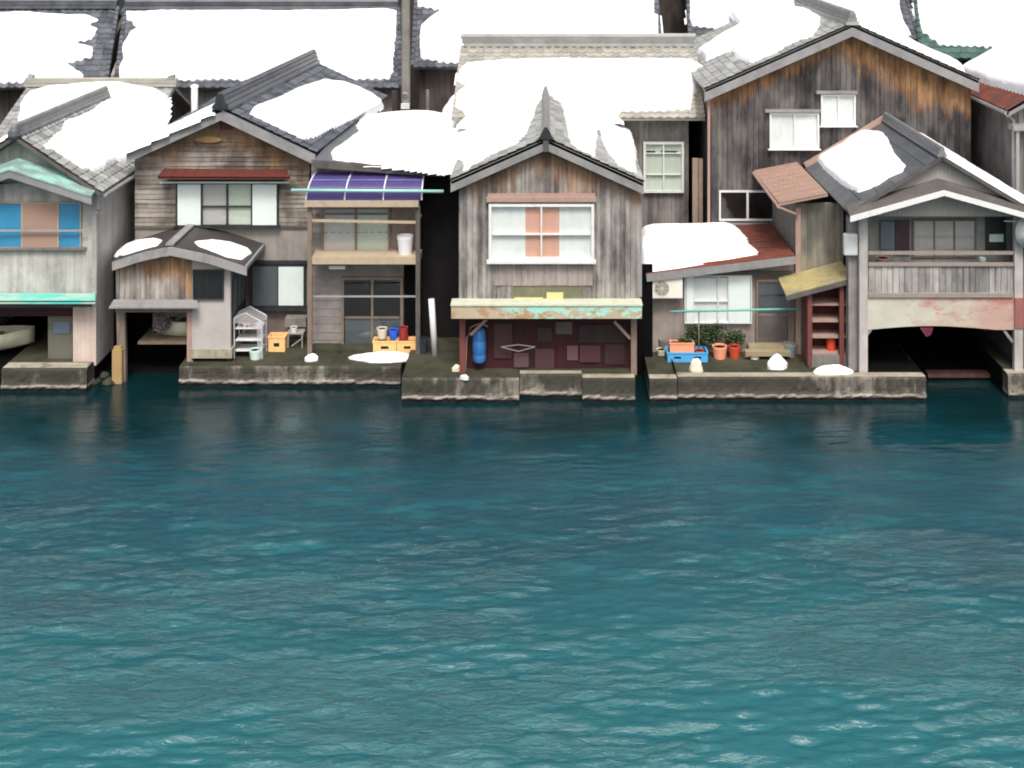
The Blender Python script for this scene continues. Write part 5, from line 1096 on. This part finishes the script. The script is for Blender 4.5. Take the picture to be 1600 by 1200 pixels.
foliage((X(386, 34.45), 34.45, 1.47), .22, 220, .09, paint('dry_pink_leaf', (.45, .32, .22), .8), (1.1, .8, .65)).build('foliage', paint('faded_leaf', (.42, .33, .22), .8, .6, (.5, .25, .18), sc=9), pn)
m = MB(); m.lathe((X(386, 34.45), 34.45, 1.335), [(.1, 0), (.14, .1)], 12); m.build('pot', M['white'], pn)
def plant(px, py, wpx, hpx, label, n, Y=34.62, size=.1, group='leafy plants under the courtyard window'):
    z = Z(py, Y); s = Y / F; c = T('potted_plant', label, 'plant', (X(px, Y), Y, .5), group)
    foliage((X(px, Y), Y, z), wpx * s / 2, n, size, sh=(1, .5, hpx / wpx)).build('foliage', M['leaf'], c)
    m = MB()
    for k in range(5): m.tube([(X(px, Y), Y, .52), (X(px, Y) + random.uniform(-.1, .1), Y, (z + .5)/2), (X(px, Y) + random.uniform(-.2, .2) * wpx/40, Y, z)], [.012, .01, .004], 5)
    m.build('stem', M['frame_brown'], c); return c
plant(1096, 524, 56, 34, 'wide dark leafy bush behind the blue crate', 900)
plant(1122, 518, 30, 30, 'small leafy plant between the two larger ones', 200)
plant(1148, 528, 36, 26, 'leafy plant behind the red flower pot', 380)
plant(1072, 534, 24, 14, 'low sprouting leaves over the salmon planter', 160, Y=Yb + .2)
# air conditioner
M['ac_white'] = paint('ac_white', (.74, .73, .66), .5, .2, (.5, .48, .4))
AC = T('air_conditioner', 'cream outdoor air conditioner unit hung on the courtyard wall', 'air conditioner', (X(1042, 34.5), 34.6, Z(466, 34.5)))
y = 34.42; x0, x1, z0, z1 = X(1015, y), X(1067, y), Z(467, y), Z(434, y)
m = MB(); m.box(x0, x1, y, y + .32, z0, z1); b = m.build('casing', M['ac_white'], AC)
bv = b.modifiers.new('bevel', 'BEVEL'); bv.width = .03; bv.segments = 2
m = MB(); cx, cz = X(1034, y), (z0+z1)/2
m.extr([(cx + .2*math.cos(t*math.pi/12), cz + .2*math.sin(t*math.pi/12)) for t in range(24)], y - .012, y - .001); fn = m.build('fan_grille', M['bin_grey'], AC)
m = MB()
for r in (.06, .12, .18):
    m.tube([(cx + r*math.cos(t*math.pi/12), y - .02, cz + r*math.sin(t*math.pi/12)) for t in range(25)], .008, 5)
for k in range(4): t = k*math.pi/4; m.tube([(cx + .2*math.cos(t), y - .02, cz + .2*math.sin(t)), (cx - .2*math.cos(t), y - .02, cz - .2*math.sin(t))], .007, 5)
m.build('grille_wire', M['cream'], fn)
m = MB(); m.box(x0 + .08, x0 + .12, y + .05, 34.8, z0 - .04, z0 - .002); m.box(x1 - .12, x1 - .08, y + .05, 34.8, z0 - .04, z0 - .002); m.build('bracket', M['steel'], AC)
# poles
def pole(p0, p1, r, mat, label, name='pole', cat='pole', mid=None):
    m = MB(); m.tube([p0] + ([mid] if mid else []) + [p1], r, 10); return tag(m.build(name, mat, None, True), label, cat)
wp = pole((X(1047, 34.1), 34.1, Z(487, 34.1)), (X(1248, 34.1), 34.1, Z(482.5, 34.1)), .03, M['aqua'], 'long aqua washing pole across the courtyard window', 'washing_pole', 'washing pole')
ps = pole((X(1092, 34.15), 34.15, .5), (X(1092, 34.15), 34.15, Z(484, 34.15)), .018, M['frame_brown'], 'thin upright stick holding the aqua washing pole', 'pole_stand', 'stand')
pole((X(455, 34.08), 34.1, Z(297, 34.1)), (X(693, 34.08), 34.1, Z(299, 34.1)), .045, M['aqua_pale'], 'pale aqua pole running across in front of the purple awning', 'washing_pole', 'washing pole')
pole((X(680, 34.2), 34.2, .56), (X(674, 34.2), 34.2, Z(467, 34.2)), .085, M['pvc'], 'thick white plastic pipe leaning at the dark gap beside the crates', 'drain_pipe', 'pipe')
m = MB(); m.lathe((X(749, 33.1), 33.1, Z(566, 33.1)), [(.14, 0), (.17, .06), (.175, .2), (.165, .22), (.175, .24), (.18, .55), (.165, .57), (.175, .6), (.165, .8), (.1, .9)], 18)
n = N('blue_tarp'); tag(m.build('wrapped_float', n.pbr(n.mix(n.noise((9, 9, 2.5), 3), (.015, .06, .2), (.05, .25, .6)), .5), None, True), 'blue wrapped cylindrical float hanging in the maroon boathouse front', 'float')
# meters and lamp
m = MB(); m.box(X(1319, 33.1), X(1341, 33.1), 33.1, 33.28, Z(400, 33.1), Z(366, 33.1)); mt = m.build('meter_box', M['offwhite'], I)
mb_ = mt.modifiers.new('bevel', 'BEVEL'); mb_.width = .04; mb_.segments = 2
m = MB(); m.lathe((0, 0, 0), [(.05, 0), (.24, .05), (.25, .07)], 18)
m.v = [(X(1600, 32.9) + a, 32.9 - c_, Z(362, 32.9) + b * 1.6) for a, b, c_ in m.v]; m.tube([(X(1596, 32.95), 32.95, Z(345, 33)), (X(1570, 33.05), 33.1, Z(347, 33))], .02, 6)
tag(m.build('white_dish', M['white'], None, True), 'round white dish bracketed to the right post of the plank balcony', 'dish')
# boats
def boat(loc, L_, Bm, Hh_, rot, label, mat=M['boat']):
    c = T('small_boat', label, 'boat', loc); m = MB(); vs = []; fs = []; NS = 14; K_ = 9
    for s_ in range(NS + 1):
        u = s_ / NS; wd = Bm / 2 * (1 - max(0, (u - .45) / .55) ** 2.2) * (.86 + .14 * min(1, u / .3)); zb_ = .12 * max(0, u - .6) ** 1.5 * 3; zt = Hh_ * (1 + .35 * max(0, u - .35) ** 1.5)
        for k in range(K_):
            a = -1 + 2 * k / (K_ - 1); xx = wd * math.copysign(min(1, abs(a) ** .6 * 1.02), a) if wd > 1e-3 else 0; zz = zb_ + (zt - zb_) * abs(a) ** 2.6; vs.append((xx, L_ * (u - .5), zz))
    for s_ in range(NS):
        for k in range(K_ - 1): fs.append((s_*K_+k, s_*K_+k+1, (s_+1)*K_+k+1, (s_+1)*K_+k))
    fs.append(tuple(range(K_))[::-1])
    ca, sa = math.cos(rot), math.sin(rot); R = lambda p: (loc[0] + p[0]*ca - p[1]*sa, loc[1] + p[0]*sa + p[1]*ca, loc[2] + p[2])
    m.add([R(p) for p in vs], fs); h = m.build('hull', mat, c, True); so_ = h.modifiers.new('solid', 'SOLIDIFY'); so_.thickness = .03
    m = MB()
    for k in (0, K_ - 1): m.tube([R(vs[s_*K_+k]) for s_ in range(NS + 1)], .03, 6)
    m.build('gunwale', mat, c)
    for u in (.3, .62):
        m = MB(); w2 = Bm * .42; yv = L_ * (u - .5); m.hexa([R((-w2, yv - .1, Hh_*.75)), (R((w2, yv - .1, Hh_*.75))), R((w2, yv + .1, Hh_*.75)), R((-w2, yv + .1, Hh_*.75))], [R((-w2, yv - .1, Hh_*.8)), (R((w2, yv - .1, Hh_*.8))), R((w2, yv + .1, Hh_*.8)), R((-w2, yv + .1, Hh_*.8))]); m.build('thwart', M['frame_brown'], c)
    return c
boat((X(-20, 34.7), 34.7, .62), 2.4, .9, .42, math.radians(-75), 'small cream boat stored in the dark opening under the aqua awning')
boat((X(270, 35.0), 35.0, .95), 1.15, .8, .42, math.radians(80), 'cream green boat hung in the dark opening of the low boat shed')
m = foliage((X(252, 34.35), 34.4, 1.42), .26, 500, .09, sh=(.9, .7, 1.1)); tag(m.build('net_heap', paint('grey_pink_net', (.2, .19, .21), .95, .7, (.3, .12, .1), sc=7), None), 'tangled grey and pink net heap over the boat in the low shed', 'net')
m = MB(); m.box(X(215, 34.3), X(296, 34.3), 34.3, 35.5, .88, .95); tag(m.build('boat_rack', M['frame_brown'], None), 'dark timber rack under the boat in the low shed', 'rack')
# vent pipe, utility pole, wires
Pz = 46.5
UP = T('utility_pole', 'tall concrete utility pole rising between two snowy back roofs', 'utility pole', (X(634, Pz), Pz, .5))
m = MB(); m.tube([(X(634, Pz), Pz, .5), (X(634, Pz), Pz, 12.5)], [.19, .14], 14); m.build('pole_shaft', plaster('pole_concrete', (.15, .15, .135), (.26, .26, .235), .6), UP)
m = MB(); m.box(X(628, Pz), X(641, Pz), Pz - .35, Pz - .17, Z(168, Pz), Z(160, Pz)); m.build('pole_box', M['white'], UP)
m = MB(); m.tube([(X(634, Pz), Pz - .17, Z(146, Pz)), (X(634, Pz), Pz - .24, Z(148, Pz))], .1, 10); m.build('pole_band', M['steel'], UP)
m = MB(); m.tube([(X(304, 41.5), 41.5, 3), (X(304, 41.5), 41.5, Z(137, 41.5))], .11, 12); m.lathe((X(304, 41.5), 41.5, Z(137, 41.5)), [(.13, 0), (.14, .07), (.05, .11)], 12); tag(m.build('vent_pipe', M['pvc'], None), 'white vent pipe standing behind the left slope of the clapboard house', 'vent pipe')
m = MB(); m.tube([(X(668, 47.5), 47.5, 3), (X(668, 47.5), 47.5, Z(140, 47.5))], .07, 8); tag(m.build('vent_pipe', M['grey_conc'], None), 'grey vent pipe behind the snow cushion left of the pale tiled house', 'vent pipe')
for k, (ya, yb2, px0, px1) in enumerate(((8, 17, 1000, 1110), (18, 22, 1080, 1250))):
    m = MB(); Y = 49; m.tube([(X(634 - 30, Pz), Pz, 11.6 - k*.3)] + [(X(634 + (1700 - 634) * u, Y), Y, 11.2 - 3.2 * 4 * u * (1 - u) * .35 - k * .3) for u in (.1, .25, .4, .55, .7, .85, 1)], .012, 5)
    tag(m.build('power_line', M['frame_dark'], None), ('upper' if k == 0 else 'lower') + ' thin dark power line crossing behind the roofs', 'cable')
